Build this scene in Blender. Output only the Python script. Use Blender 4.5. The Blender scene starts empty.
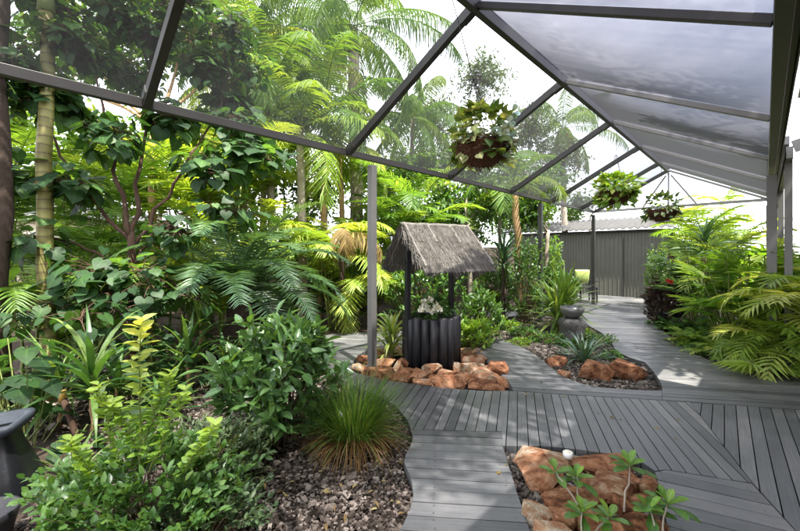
import bpy, bmesh, math, random
import numpy as np
from mathutils import Vector, Matrix, noise as mnoise

# ------------------------------------------------------------------ camera, sky, sun, exposure
S = bpy.context.scene
COL = S.collection
FPX, CX, HY, CAMZ = 375.0, 400.0, 253.0, 1.45        # focal length, centre and horizon in photograph pixels; eye height
cam = bpy.data.cameras.new('camera')
cam.sensor_width = 36.0
cam.lens = FPX / 800.0 * 36.0
cam.shift_y = (HY - 265.5) / 800.0
cam.clip_start, cam.clip_end = 0.05, 500.0
camo = bpy.data.objects.new('camera', cam)
COL.objects.link(camo)
camo.location = (0, 0, CAMZ)
camo.rotation_euler = (math.pi / 2, 0, 0)
S.camera = camo

SUN = Vector((0.21, -0.36, 1.0)).normalized()
w = bpy.data.worlds.new('World'); S.world = w; w.use_nodes = True
nt = w.node_tree; nt.nodes.clear()
sky = nt.nodes.new('ShaderNodeTexSky'); sky.sky_type = 'NISHITA'; sky.sun_disc = False
sky.sun_elevation = math.asin(SUN.z); sky.sun_rotation = math.atan2(SUN.x, SUN.y)
sky.dust_density = 2.0
tc = nt.nodes.new('ShaderNodeTexCoord')
mp = nt.nodes.new('ShaderNodeMapping'); mp.inputs['Scale'].default_value = (1.0, 1.0, 2.2)
nz = nt.nodes.new('ShaderNodeTexNoise'); nz.inputs['Scale'].default_value = 2.3; nz.inputs['Detail'].default_value = 7; nz.inputs['Roughness'].default_value = .58
rp = nt.nodes.new('ShaderNodeValToRGB'); rp.color_ramp.elements[0].position = .12; rp.color_ramp.elements[1].position = .60
mx = nt.nodes.new('ShaderNodeMix'); mx.data_type = 'RGBA'
bg = nt.nodes.new('ShaderNodeBackground'); bg.inputs['Strength'].default_value = 0.14
out = nt.nodes.new('ShaderNodeOutputWorld')
nt.links.new(tc.outputs['Generated'], mp.inputs['Vector']); nt.links.new(mp.outputs['Vector'], nz.inputs['Vector'])
nt.links.new(nz.outputs['Fac'], rp.inputs['Fac']); nt.links.new(rp.outputs['Color'], mx.inputs['Factor'])
nt.links.new(sky.outputs['Color'], mx.inputs['A']); mx.inputs['B'].default_value = (9.6, 9.7, 10.4, 1)
nt.links.new(mx.outputs['Result'], bg.inputs['Color']); nt.links.new(bg.outputs['Background'], out.inputs['Surface'])

sl = bpy.data.lights.new('sun', 'SUN'); sl.energy = 5.0; sl.angle = math.radians(0.53); sl.color = (1.0, .94, .84)
so = bpy.data.objects.new('sun', sl); COL.objects.link(so)
so.rotation_euler = SUN.to_track_quat('Z', 'Y').to_euler()
so.location = (8, -6, 14)

S.view_settings.view_transform = 'Standard'; S.view_settings.look = 'None'
S.view_settings.exposure = 2.0; S.view_settings.gamma = 1.0; S.view_settings.use_curve_mapping = False
S.render.engine = 'CYCLES'
S.cycles.use_denoising = True
S.cycles.max_bounces = 7; S.cycles.diffuse_bounces = 3; S.cycles.glossy_bounces = 2
S.cycles.transmission_bounces = 4; S.cycles.transparent_max_bounces = 8

# ------------------------------------------------------------------ helpers
R = random.Random(11)
N = np.random.RandomState(5)
PI = math.pi
ANG = math.atan2(365, 375)                       # the patio runs this far to the right of straight ahead
AX = Vector((math.sin(ANG), math.cos(ANG), 0)); PX = Vector((AX.y, -AX.x, 0))   # along the patio, across it
def PT(t, l, z): return AX * t + PX * l + Vector((0, 0, z))
def rad(a): return math.radians(a)
def P(px, py, D):                       # a point at distance D ahead
    return Vector(((px - CX) / FPX * D, D, CAMZ + (HY - py) / FPX * D))
def G(px, py, z=0.0):                   # a point on the level z
    D = FPX * (CAMZ - z) / (py - HY)
    return Vector(((px - CX) / FPX * D, D, z))
def B(px, D, z=-.08): return Vector(((px - CX) / FPX * D, D, z))
def nrm(a):
    a = np.asarray(a, float)
    return a / np.maximum(np.linalg.norm(a, axis=-1, keepdims=True), 1e-9)

class MB:
    def __init__(s): s.V = []; s.F = []; s.A = []; s.E = []; s.n = 0
    def add(s, v, f, a=.5, e=1.0):
        v = np.asarray(v, float).reshape(-1, 3)
        s.V.append(v)
        s.A.append(np.broadcast_to(np.asarray(a, float), (len(v),))); s.E.append(np.broadcast_to(np.asarray(e, float), (len(v),)))
        for ff in (f if isinstance(f, list) else [f]):
            ff = np.asarray(ff, int)
            if ff.size: s.F.append(ff + s.n)
        s.n += len(v)
    def box(s, c, size, ax=None, a=.5):
        c = Vector(c); hx, hy, hz = [q / 2 for q in size]
        X, Y, Z = ax if ax else (Vector((1, 0, 0)), Vector((0, 1, 0)), Vector((0, 0, 1)))
        v = [c + X * (hx * i) + Y * (hy * j) + Z * (hz * k) for k in (-1, 1) for j in (-1, 1) for i in (-1, 1)]
        s.add([tuple(q) for q in v], np.array([[0, 2, 3, 1], [4, 5, 7, 6], [0, 1, 5, 4], [2, 6, 7, 3], [0, 4, 6, 2], [1, 3, 7, 5]]), a)
        return s
    def beam(s, p0, p1, wd, ht, up=(0, 0, 1), a=.5):
        p0 = Vector(p0); p1 = Vector(p1); X = (p1 - p0); L = X.length; X.normalize()
        Y = Vector(up).cross(X); Y.normalize(); Z = X.cross(Y)
        return s.box((p0 + p1) / 2, (L, wd, ht), (X, Y, Z), a)
    def tube(s, pts, r, sides=6, a=.5, cap=True):
        pts = np.asarray([tuple(p) for p in pts], float); m = len(pts)
        r = np.broadcast_to(np.asarray(r, float), (m,))
        T = nrm(np.gradient(pts, axis=0))
        ref = np.array([0, 0, 1.0]) if abs(T[0, 2]) < .9 else np.array([1.0, 0, 0])
        U = nrm(np.cross(T, ref)); W = np.cross(T, U)
        th = np.arange(sides) / sides * 2 * PI
        v = pts[:, None] + r[:, None, None] * (U[:, None] * np.cos(th)[None, :, None] + W[:, None] * np.sin(th)[None, :, None])
        i = np.arange(m - 1)[:, None] * sides; j = np.arange(sides)[None]; k = (j + 1) % sides
        f = np.stack([i + j, i + k, i + sides + k, i + sides + j], -1).reshape(-1, 4)
        fl = [f]
        if cap: fl += [[list(range(sides))[::-1]], [[(m - 1) * sides + q for q in range(sides)]]]
        s.add(v.reshape(-1, 3), fl, a)
        return s
    def lathe(s, prof, sides=24, c=(0, 0, 0), a=.5, sq=0):
        m = len(prof); th = (np.arange(sides) + .5) / sides * 2 * PI
        k0 = np.ones(sides)
        if sq: k0 = (abs(np.cos(th)) ** 5 + abs(np.sin(th)) ** 5) ** -.2
        v = np.array([[(c[0] + r * k * math.cos(t), c[1] + r * k * math.sin(t), c[2] + z) for t, k in zip(th, k0)] for r, z in prof])
        i = np.arange(m - 1)[:, None] * sides; j = np.arange(sides)[None]; k = (j + 1) % sides
        s.add(v.reshape(-1, 3), np.stack([i + j, i + k, i + sides + k, i + sides + j], -1).reshape(-1, 4), a)
        return s
    def build(s, name, m, parent=None, smooth=False, bevel=0):
        me = bpy.data.meshes.new(name)
        V = np.concatenate(s.V) if s.V else np.zeros((0, 3))
        me.vertices.add(len(V)); me.vertices.foreach_set('co', V.ravel())
        li = np.concatenate([f.ravel() for f in s.F]); tot = np.concatenate([np.full(len(f), f.shape[1]) for f in s.F])
        st = np.concatenate([[0], np.cumsum(tot)[:-1]])
        me.loops.add(len(li)); me.loops.foreach_set('vertex_index', li.astype(np.int32))
        me.polygons.add(len(tot)); me.polygons.foreach_set('loop_start', st.astype(np.int32))
        me.polygons.foreach_set('loop_total', tot.astype(np.int32))
        me.polygons.foreach_set('use_smooth', np.full(len(tot), bool(smooth)))
        at = me.attributes.new('rnd', 'FLOAT', 'POINT'); at.data.foreach_set('value', np.concatenate(s.A).astype(np.float32))
        at = me.attributes.new('mid', 'FLOAT', 'POINT'); at.data.foreach_set('value', np.concatenate(s.E).astype(np.float32))
        me.update(calc_edges=True); me.validate()
        me.materials.append(m)
        o = bpy.data.objects.new(name, me); COL.objects.link(o)
        if parent:
            o.parent = parent
            o.matrix_parent_inverse = Matrix.Translation(-parent.location)
        if bevel:
            b = o.modifiers.new('bevel', 'BEVEL'); b.width = bevel; b.segments = 2; b.limit_method = 'ANGLE'
        return o

def tag(o, label, cat, group=None):
    o['label'] = label; o['category'] = cat
    if group: o['group'] = group
    return o
def thing(name, label, cat, loc=(0, 0, 0), group=None):
    o = bpy.data.objects.new(name, None); COL.objects.link(o); o.location = loc
    o.empty_display_size = .1
    return tag(o, label, cat, group)
def kind(o, k): o['kind'] = k; return o

# ------------------------------------------------------------------ materials
def newmat(name):
    m = bpy.data.materials.new(name); m.use_nodes = True
    t = m.node_tree; t.nodes.clear()
    o = t.nodes.new('ShaderNodeOutputMaterial'); b = t.nodes.new('ShaderNodeBsdfPrincipled')
    t.links.new(b.outputs[0], o.inputs['Surface'])
    return m, t, b, o
def nd(t, typ, **kw):
    n = t.nodes.new(typ)
    for k, v in kw.items():
        if k in n.inputs: n.inputs[k].default_value = v
        else: setattr(n, k, v)
    return n
def ramp(t, cols, pos=None):
    r = t.nodes.new('ShaderNodeValToRGB'); e = r.color_ramp.elements
    pos = pos or [i / (len(cols) - 1) for i in range(len(cols))]
    while len(e) < len(cols): e.new(.5)
    for q, c, p in zip(e, cols, pos): q.position = p; q.color = (*c, 1)
    return r
def surf(name, cols, scale=6, rough=.6, bump=.2, stretch=(1, 1, 1), spec=.4, detail=6, rnd=0.0, metal=0, bscale=None, pos=None, off=False, bdist=.02):
    m, t, b, o = newmat(name)
    co = nd(t, 'ShaderNodeTexCoord'); mpp = nd(t, 'ShaderNodeMapping', Scale=stretch)
    t.links.new(co.outputs['Object'], mpp.inputs['Vector'])
    n1 = nd(t, 'ShaderNodeTexNoise', Scale=scale, Detail=detail, Roughness=.6)
    t.links.new(mpp.outputs[0], n1.inputs['Vector'])
    if off:
        a2 = nd(t, 'ShaderNodeAttribute', attribute_name='rnd'); av = nd(t, 'ShaderNodeVectorMath', operation='MULTIPLY_ADD'); av.inputs[1].default_value = (31, 17, 23)
        t.links.new(a2.outputs['Fac'], av.inputs[0]); t.links.new(co.outputs['Object'], av.inputs[2]); t.links.new(av.outputs[0], mpp.inputs['Vector'])
    r = ramp(t, cols, pos)
    src = n1.outputs['Fac']
    if rnd:
        at = nd(t, 'ShaderNodeAttribute', attribute_name='rnd')
        ma = nd(t, 'ShaderNodeMath', operation='MULTIPLY_ADD'); ma.inputs[1].default_value = rnd
        sb = nd(t, 'ShaderNodeMath', operation='SUBTRACT'); sb.inputs[1].default_value = rnd / 2
        t.links.new(at.outputs['Fac'], ma.inputs[0]); t.links.new(src, ma.inputs[2]); t.links.new(ma.outputs[0], sb.inputs[0]); src = sb.outputs[0]
    t.links.new(src, r.inputs['Fac']); t.links.new(r.outputs['Color'], b.inputs['Base Color'])
    b.inputs['Roughness'].default_value = rough; b.inputs['Specular IOR Level'].default_value = spec; b.inputs['Metallic'].default_value = metal
    if bump:
        n2 = nd(t, 'ShaderNodeTexNoise', Scale=bscale or scale * 3, Detail=5, Roughness=.6)
        t.links.new(mpp.outputs[0], n2.inputs['Vector'])
        bp = nd(t, 'ShaderNodeBump', Strength=bump, Distance=bdist)
        t.links.new(n2.outputs['Fac'], bp.inputs['Height']); t.links.new(bp.outputs[0], b.inputs['Normal'])
    return m
def leafmat(name, cols, trans=.38, rough=.42, spec=.45, glow=1.7):
    m, t, b, o = newmat(name)
    at = nd(t, 'ShaderNodeAttribute', attribute_name='rnd')
    r = ramp(t, cols); t.links.new(at.outputs['Fac'], r.inputs['Fac'])
    co = nd(t, 'ShaderNodeTexCoord'); n1 = nd(t, 'ShaderNodeTexNoise', Scale=9.0, Detail=3)
    t.links.new(co.outputs['Object'], n1.inputs['Vector'])
    r2 = ramp(t, [(.72, .72, .72), (1.2, 1.2, 1.15)], [.3, .7]); t.links.new(n1.outputs['Fac'], r2.inputs['Fac'])
    mu = nd(t, 'ShaderNodeMix', data_type='RGBA', blend_type='MULTIPLY'); mu.inputs['Factor'].default_value = 1
    t.links.new(r.outputs['Color'], mu.inputs['A']); t.links.new(r2.outputs['Color'], mu.inputs['B'])
    ae = nd(t, 'ShaderNodeAttribute', attribute_name='mid'); r3 = ramp(t, [(1.55, 1.5, 1.3), (1.0, 1.0, 1.0), (.93, .95, .95)], [0.0, .13, 1.0]); t.links.new(ae.outputs['Fac'], r3.inputs['Fac'])
    n4 = nd(t, 'ShaderNodeTexNoise', Scale=55.0, Detail=3); t.links.new(co.outputs['Object'], n4.inputs['Vector'])
    r4 = ramp(t, [(.8, .82, .8), (1.0, 1.0, 1.0), (1.35, 1.15, .8)], [.28, .5, .78]); t.links.new(n4.outputs['Fac'], r4.inputs['Fac'])
    mr = nd(t, 'ShaderNodeMix', data_type='RGBA', blend_type='MULTIPLY'); mr.inputs['Factor'].default_value = 1
    t.links.new(mu.outputs['Result'], mr.inputs['A']); t.links.new(r3.outputs['Color'], mr.inputs['B']); mu = mr
    mr = nd(t, 'ShaderNodeMix', data_type='RGBA', blend_type='MULTIPLY'); mr.inputs['Factor'].default_value = 1
    t.links.new(mu.outputs['Result'], mr.inputs['A']); t.links.new(r4.outputs['Color'], mr.inputs['B']); mu = mr
    t.links.new(mu.outputs['Result'], b.inputs['Base Color'])
    b.inputs['Roughness'].default_value = rough; b.inputs['Specular IOR Level'].default_value = spec
    tr = nd(t, 'ShaderNodeBsdfTranslucent')
    m2 = nd(t, 'ShaderNodeMix', data_type='RGBA', blend_type='MULTIPLY'); m2.inputs['Factor'].default_value = 1
    m2.inputs['B'].default_value = (glow * 1.1, glow, glow * .35, 1)
    t.links.new(mu.outputs['Result'], m2.inputs['A']); t.links.new(m2.outputs['Result'], tr.inputs['Color'])
    ms = nd(t, 'ShaderNodeMixShader'); ms.inputs[0].default_value = trans
    t.links.new(b.outputs[0], ms.inputs[1]); t.links.new(tr.outputs[0], ms.inputs[2]); t.links.new(ms.outputs[0], o.inputs['Surface'])
    return m

M = {}
M['soil'] = surf('soil', [(.018, .012, .008), (.05, .034, .022), (.11, .075, .05)], 14, .95, .9, bscale=40)
def deckmat(dx=1.0, dy=0.0):
    m, t, b, o = newmat('painted_deck')
    at = nd(t, 'ShaderNodeAttribute', attribute_name='rnd')
    geo = nd(t, 'ShaderNodeTexCoord')
    n1 = nd(t, 'ShaderNodeTexNoise', Scale=1.3, Detail=8, Roughness=.65); t.links.new(geo.outputs['Object'], n1.inputs['Vector'])
    ad = nd(t, 'ShaderNodeMath', operation='MULTIPLY_ADD'); ad.inputs[1].default_value = .34
    t.links.new(at.outputs['Fac'], ad.inputs[0]); t.links.new(n1.outputs['Fac'], ad.inputs[2])
    r = ramp(t, [(.042, .0435, .0455), (.078, .08, .082), (.12, .1215, .122), (.195, .19, .18)], [.42, .6, .8, 1.0]); t.links.new(ad.outputs[0], r.inputs['Fac'])
    gv = nd(t, 'ShaderNodeCombineXYZ')
    for k_, (vx, vy) in enumerate(((dx * 3.0, dy * 3.0), (-dy * 75, dx * 75))):
        dp = nd(t, 'ShaderNodeVectorMath', operation='DOT_PRODUCT'); dp.inputs[1].default_value = (vx, vy, 0)
        t.links.new(geo.outputs['Object'], dp.inputs[0]); t.links.new(dp.outputs['Value'], gv.inputs[k_])
    n2 = nd(t, 'ShaderNodeTexNoise', Scale=1.0, Detail=6, Roughness=.65); t.links.new(gv.outputs[0], n2.inputs['Vector'])
    r2 = ramp(t, [(.66, .66, .66), (1.0, 1.0, 1.0), (1.3, 1.27, 1.2)], [.3, .52, .75]); t.links.new(n2.outputs['Fac'], r2.inputs['Fac'])
    mu = nd(t, 'ShaderNodeMix', data_type='RGBA', blend_type='MULTIPLY'); mu.inputs['Factor'].default_value = 1
    t.links.new(r.outputs['Color'], mu.inputs['A']); t.links.new(r2.outputs['Color'], mu.inputs['B'])
    t.links.new(mu.outputs['Result'], b.inputs['Base Color'])
    r3 = ramp(t, [(.34, .34, .34), (.6, .6, .6)], [.35, .7]); t.links.new(n1.outputs['Fac'], r3.inputs['Fac'])
    t.links.new(r3.outputs['Color'], b.inputs['Roughness']); b.inputs['Specular IOR Level'].default_value = .5
    bp = nd(t, 'ShaderNodeBump', Strength=.25, Distance=.004); t.links.new(n2.outputs['Fac'], bp.inputs['Height']); t.links.new(bp.outputs[0], b.inputs['Normal'])
    return m
M['rock'] = surf('orange_rock', [(.09, .034, .016), (.265, .115, .055), (.38, .20, .11), (.47, .36, .25)], 13, .9, 1.0, rnd=.22, bscale=42, pos=[.30, .44, .58, .74], spec=.2, detail=10, off=True, bdist=.03)
M['palerock'] = surf('pale_rock', [(.11, .045, .022), (.26, .12, .06), (.34, .23, .14), (.46, .40, .31)], 12, .9, 1.0, rnd=.16, bscale=42, pos=[.30, .44, .55, .70], spec=.2, detail=10, off=True, bdist=.03)
M['greystone'] = surf('grey_stone', [(.025, .024, .023), (.07, .068, .065), (.14, .135, .13)], 9, .85, .9)
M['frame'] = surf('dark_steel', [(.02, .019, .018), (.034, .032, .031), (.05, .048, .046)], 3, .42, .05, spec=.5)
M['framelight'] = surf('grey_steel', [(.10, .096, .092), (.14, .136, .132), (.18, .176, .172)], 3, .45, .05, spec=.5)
M['rafterlight'] = surf('lit_frame_steel', [(.22, .215, .21), (.28, .275, .265), (.34, .335, .325)], 3, .5, .05)  # paler frame steel: light on the far right rafters put into the colour
M['black'] = surf('black_timber', [(.008, .008, .010), (.016, .016, .019), (.035, .035, .04)], 7, .5, .25, stretch=(1, 1, .15))
M['thatch'] = surf('thatch', [(.06, .054, .048), (.15, .136, .12), (.29, .265, .235)], 10, .95, .4, rnd=.9)
M['coir'] = surf('coir', [(.04, .018, .010), (.10, .045, .022), (.17, .085, .045)], 22, .95, 1.0, rnd=.3)
M['shed'] = surf('shed_steel', [(.074, .073, .06), (.092, .091, .076), (.112, .11, .094)], 2, .5, .05, spec=.4)
M['shedroof'] = surf('weathered_roof', [(.02, .0195, .018), (.038, .037, .035), (.062, .06, .057)], 2.2, .75, .1)
M['shedgreen'] = surf('green_grey_steel', [(.10, .115, .08), (.13, .145, .10), (.16, .17, .12)], 2, .5, .05)
M['cream'] = surf('cream_paint', [(.66, .60, .44), (.74, .68, .52), (.78, .73, .58)], 2, .6, .05)
M['white'] = surf('white_paint', [(.68, .67, .64), (.78, .77, .74), (.82, .81, .79)], 3, .5, .05)
M['fence'] = surf('fence_timber', [(.035, .026, .02), (.065, .05, .038), (.10, .08, .062)], 6, .85, .3, stretch=(1, 1, .12), rnd=.4)
M['barkbrown'] = surf('brown_bark', [(.025, .014, .009), (.075, .041, .026), (.14, .09, .06)], 9, .9, .6, stretch=(1, 1, .35))
M['barkpale'] = surf('pale_bark', [(.13, .11, .085), (.27, .23, .18), (.40, .36, .29)], 7, .9, .5, stretch=(1, 1, 1.6))
M['barktan'] = surf('tan_bark', [(.14, .08, .035), (.34, .21, .10), (.46, .33, .19)], 7, .85, .4, stretch=(1, 1, 1.6))
M['barkdark'] = surf('dark_bark', [(.016, .010, .008), (.042, .027, .019), (.08, .055, .04)], 9, .95, .7, stretch=(1, 1, .5))
M['ring'] = None
def ringmat():
    m, t, b, o = newmat('ringed_green_trunk')
    co = nd(t, 'ShaderNodeTexCoord'); sp = nd(t, 'ShaderNodeSeparateXYZ'); t.links.new(co.outputs['Object'], sp.inputs[0])
    n1 = nd(t, 'ShaderNodeTexNoise', Scale=5.0, Detail=4); t.links.new(co.outputs['Object'], n1.inputs['Vector'])
    ma = nd(t, 'ShaderNodeMath', operation='MULTIPLY_ADD'); ma.inputs[1].default_value = .06; t.links.new(n1.outputs['Fac'], ma.inputs[0]); t.links.new(sp.outputs['Z'], ma.inputs[2])
    mm = nd(t, 'ShaderNodeMath', operation='MULTIPLY'); mm.inputs[1].default_value = 11.0; t.links.new(ma.outputs[0], mm.inputs[0])
    fr = nd(t, 'ShaderNodeMath', operation='FRACT'); t.links.new(mm.outputs[0], fr.inputs[0])
    r = ramp(t, [(.05, .035, .015), (.15, .13, .04), (.22, .22, .07), (.17, .16, .05)], [0.0, .12, .3, 1.0]); t.links.new(fr.outputs[0], r.inputs['Fac'])
    r2 = ramp(t, [(.55, .5, .4), (1.15, 1.1, 1)], [.3, .65]); t.links.new(n1.outputs['Fac'], r2.inputs['Fac'])
    mu = nd(t, 'ShaderNodeMix', data_type='RGBA', blend_type='MULTIPLY'); mu.inputs['Factor'].default_value = 1
    t.links.new(r.outputs['Color'], mu.inputs['A']); t.links.new(r2.outputs['Color'], mu.inputs['B']); t.links.new(mu.outputs['Result'], b.inputs['Base Color'])
    b.inputs['Roughness'].default_value = .55
    bp = nd(t, 'ShaderNodeBump', Strength=.4, Distance=.01); t.links.new(fr.outputs[0], bp.inputs['Height']); t.links.new(bp.outputs[0], b.inputs['Normal'])
    return m
M['ring'] = ringmat()
def clothmat(name, tcol, opaq, dcol, streak, axis_scale, graze, power=2.6, thru=.5):
    m, t, b, o = newmat(name)
    co = nd(t, 'ShaderNodeTexCoord'); mpp = nd(t, 'ShaderNodeCombineXYZ')
    for k, (vx, vy) in enumerate(((AX.x, AX.y), (PX.x, PX.y))):
        dp = nd(t, 'ShaderNodeVectorMath', operation='DOT_PRODUCT'); dp.inputs[1].default_value = (vx * axis_scale[k], vy * axis_scale[k], 0)
        t.links.new(co.outputs['Object'], dp.inputs[0]); t.links.new(dp.outputs['Value'], mpp.inputs[k])
    n1 = nd(t, 'ShaderNodeTexNoise', Scale=1.0, Detail=6, Roughness=.65); t.links.new(mpp.outputs[0], n1.inputs['Vector'])
    r = ramp(t, [(opaq - streak,) * 3, (opaq + streak,) * 3], [.3, .7]); t.links.new(n1.outputs['Fac'], r.inputs['Fac'])
    lw = nd(t, 'ShaderNodeLayerWeight', Blend=.5)
    pw = nd(t, 'ShaderNodeMath', operation='POWER'); pw.inputs[1].default_value = power; t.links.new(lw.outputs['Facing'], pw.inputs[0])
    ma = nd(t, 'ShaderNodeMath', operation='MULTIPLY_ADD', use_clamp=True); ma.inputs[1].default_value = graze
    t.links.new(pw.outputs[0], ma.inputs[0]); t.links.new(r.outputs['Color'], ma.inputs[2])
    tp = nd(t, 'ShaderNodeBsdfTransparent', Color=(*tcol, 1))
    df = nd(t, 'ShaderNodeBsdfDiffuse', Color=(*dcol, 1)); tl = nd(t, 'ShaderNodeBsdfTranslucent', Color=(*dcol, 1))
    m1 = nd(t, 'ShaderNodeMixShader'); m1.inputs[0].default_value = thru
    t.links.new(df.outputs[0], m1.inputs[1]); t.links.new(tl.outputs[0], m1.inputs[2])
    m2 = nd(t, 'ShaderNodeMixShader'); t.links.new(ma.outputs[0], m2.inputs[0]); t.links.new(tp.outputs[0], m2.inputs[1]); t.links.new(m1.outputs[0], m2.inputs[2])
    t.links.new(m2.outputs[0], o.inputs['Surface'])
    return m
# leaves
M['heart'] = leafmat('heart_leaf', [(.015, .042, .016), (.03, .075, .026), (.07, .145, .04)], .4, .52, .28, 2.5)
M['palm'] = leafmat('palm_leaf', [(.045, .105, .02), (.095, .19, .034), (.21, .28, .06)], .4, .45, .4, 2.0)
M['palmyel'] = leafmat('yellow_palm_leaf', [(.10, .20, .03), (.20, .31, .05), (.38, .41, .10)], .42, .45, .4, 1.7)
M['palmdark'] = leafmat('dark_palm_leaf', [(.035, .08, .04), (.06, .13, .065), (.11, .19, .10)], .3, .42, .5, 1.6)
M['palmdry'] = leafmat('dry_palm_leaf', [(.15, .10, .05), (.26, .20, .08), (.34, .29, .14)], .35, .6, .2, 1.3)
M['shrub'] = leafmat('shrub_leaf', [(.03, .08, .024), (.06, .14, .036), (.12, .22, .055)], .33, .38, .5, 1.9)
M['lime'] = leafmat('lime_leaf', [(.09, .20, .03), (.18, .32, .05), (.33, .40, .09)], .4, .4, .45, 1.7)
M['greygreen'] = leafmat('grey_green_leaf', [(.045, .085, .045), (.085, .14, .065), (.15, .20, .10)], .3, .45, .4, 1.5)
M['tree'] = leafmat('tree_leaf', [(.025, .07, .018), (.06, .14, .032), (.16, .24, .055)], .4, .4, .5, 2.1)
M['strap'] = leafmat('strap_leaf', [(.03, .085, .025), (.07, .15, .04), (.16, .24, .07)], .35, .38, .5, 1.8)
M['yucca'] = leafmat('yucca_leaf', [(.07, .14, .028), (.14, .24, .05), (.28, .33, .10)], .38, .4, .5, 1.6)
M['blue'] = leafmat('blue_green_leaf', [(.03, .07, .045), (.055, .11, .07), (.10, .16, .10)], .25, .4, .5, 1.3)
M['grass'] = leafmat('grass_leaf', [(.05, .12, .02), (.10, .20, .035), (.2, .27, .07)], .4, .5, .3, 1.5)
M['drygrass'] = leafmat('dry_grass', [(.16, .08, .03), (.27, .16, .06), (.36, .26, .12)], .35, .6, .2, 1.2)
M['purple'] = leafmat('bronze_leaf', [(.018, .010, .012), (.045, .025, .025), (.07, .06, .04)], .25, .4, .5, 1.2)
M['variegated'] = leafmat('variegated_leaf', [(.05, .11, .025), (.13, .20, .05), (.42, .44, .22)], .38, .4, .45, 1.5)
M['glossy'] = leafmat('glossy_leaf', [(.045, .10, .04), (.08, .17, .055), (.14, .25, .08)], .3, .3, .6, 1.6)
M['shootleaf'] = leafmat('sunlit_shoot_leaf', [(.09, .20, .03), (.20, .33, .05), (.46, .50, .16)], .4, .4, .45, 1.5)  # sun glow on the tall shoot put into its leaf colour
M['goldleaf'] = leafmat('golden_palm_leaf', [(.10, .19, .03), (.22, .34, .055), (.42, .46, .13)], .42, .4, .45, 1.7)
M['petalwhite'] = leafmat('white_petal', [(.6, .6, .55), (.75, .75, .72), (.8, .8, .78)], .3, .5, .3, 1.0)
M['petalblue'] = leafmat('pale_blue_petal', [(.30, .55, .58), (.5, .68, .70), (.70, .78, .78)], .3, .5, .3, 1.0)
M['petalred'] = leafmat('red_petal', [(.22, .01, .012), (.32, .015, .015), (.4, .03, .03)], .3, .5, .3, 1.0)
M['brom'] = leafmat('pink_leaf', [(.32, .2, .15), (.5, .36, .28), (.62, .52, .4)], .3, .4, .4, 1.1)
M['twig'] = surf('twig', [(.05, .035, .02), (.10, .07, .04), (.15, .11, .06)], 8, .85, .2)
M['greenstem'] = surf('green_stem', [(.06, .09, .02), (.12, .15, .035), (.2, .2, .06)], 6, .6, .1)

# ------------------------------------------------------------------ foliage tools
def T_leaf(ts, ws, fold=.12, droop=.25, wave=0):
    v = []; f = []
    for i, (t, q) in enumerate(zip(ts, ws)):
        z = -droop * t * t
        v += [(t, -q / 2, z + fold * q / 2 * .5), (t, 0, z), (t, q / 2, z + fold * q / 2 * .5)]
    for i in range(len(ts) - 1):
        b = i * 3
        f += [(b, b + 3, b + 4, b + 1), (b + 1, b + 4, b + 5, b + 2)]
    return np.array(v, float), np.array(f)
OVAL = T_leaf([0, .25, .55, .82, 1], [.06, .82, 1.0, .6, .02], .35, .22)
OVAT = T_leaf([0, .18, .45, .75, 1], [.06, .9, .95, .5, .02], .3, .3)
LANC = T_leaf([0, .3, .7, 1], [.25, 1.0, .75, .02], .3, .25)
LEAFLET = T_leaf([0, .35, 1], [.7, 1.0, .05], .2, .22)
LEAFLETD = T_leaf([0, .3, .65, 1], [.7, 1.0, .8, .05], .2, .55)
PETAL = T_leaf([0, .4, .8, 1], [.2, .9, 1.0, .4], .2, .2)
def T_heart():
    half = [(.10, .02), (-.10, .18), (-.06, .40), (.14, .53), (.40, .50), (.66, .32), (.86, .13), (1.0, 0)]
    mid = [(.10, 0), (.14, 0), (.2, 0), (.3, 0), (.45, 0), (.66, 0), (.86, 0), (1.0, 0)]
    v = []; f = []
    for (x, y), (mx_, my) in zip(half, mid):
        z = -.35 * x * x * (x > 0)
        v += [(x, -y, z - .28 * y * y), (mx_, 0, -.35 * mx_ ** 2 - .03), (x, y, z - .28 * y * y)]
    for i in range(len(half) - 1):
        b = i * 3
        f += [(b, b + 3, b + 4, b + 1), (b + 1, b + 4, b + 5, b + 2)]
    return np.array(v, float), np.array(f)
HEART = T_heart()

def leaves(mb, Pp, D, U, L, W, T, rnd=None):
    v, f = T; n = len(Pp)
    X = nrm(D); Y = nrm(np.cross(U, X)); Z = np.cross(X, Y)
    L = np.broadcast_to(np.asarray(L, float), (n,)); W = np.broadcast_to(np.asarray(W, float), (n,))
    q = (np.asarray(Pp)[:, None] + X[:, None] * (v[None, :, 0] * L[:, None])[..., None]
         + Y[:, None] * (v[None, :, 1] * W[:, None])[..., None] + Z[:, None] * (v[None, :, 2] * L[:, None])[..., None])
    k = len(v)
    ff = (f[None] + (np.arange(n) * k)[:, None, None]).reshape(-1, f.shape[1])
    rnd = N.rand(n) if rnd is None else np.broadcast_to(rnd, (n,))
    mb.add(q.reshape(-1, 3), ff, np.repeat(rnd, k), np.tile((abs(v[:, 1]) > 1e-6) * 1.0, n) if T is not None else 1.0)

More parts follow.
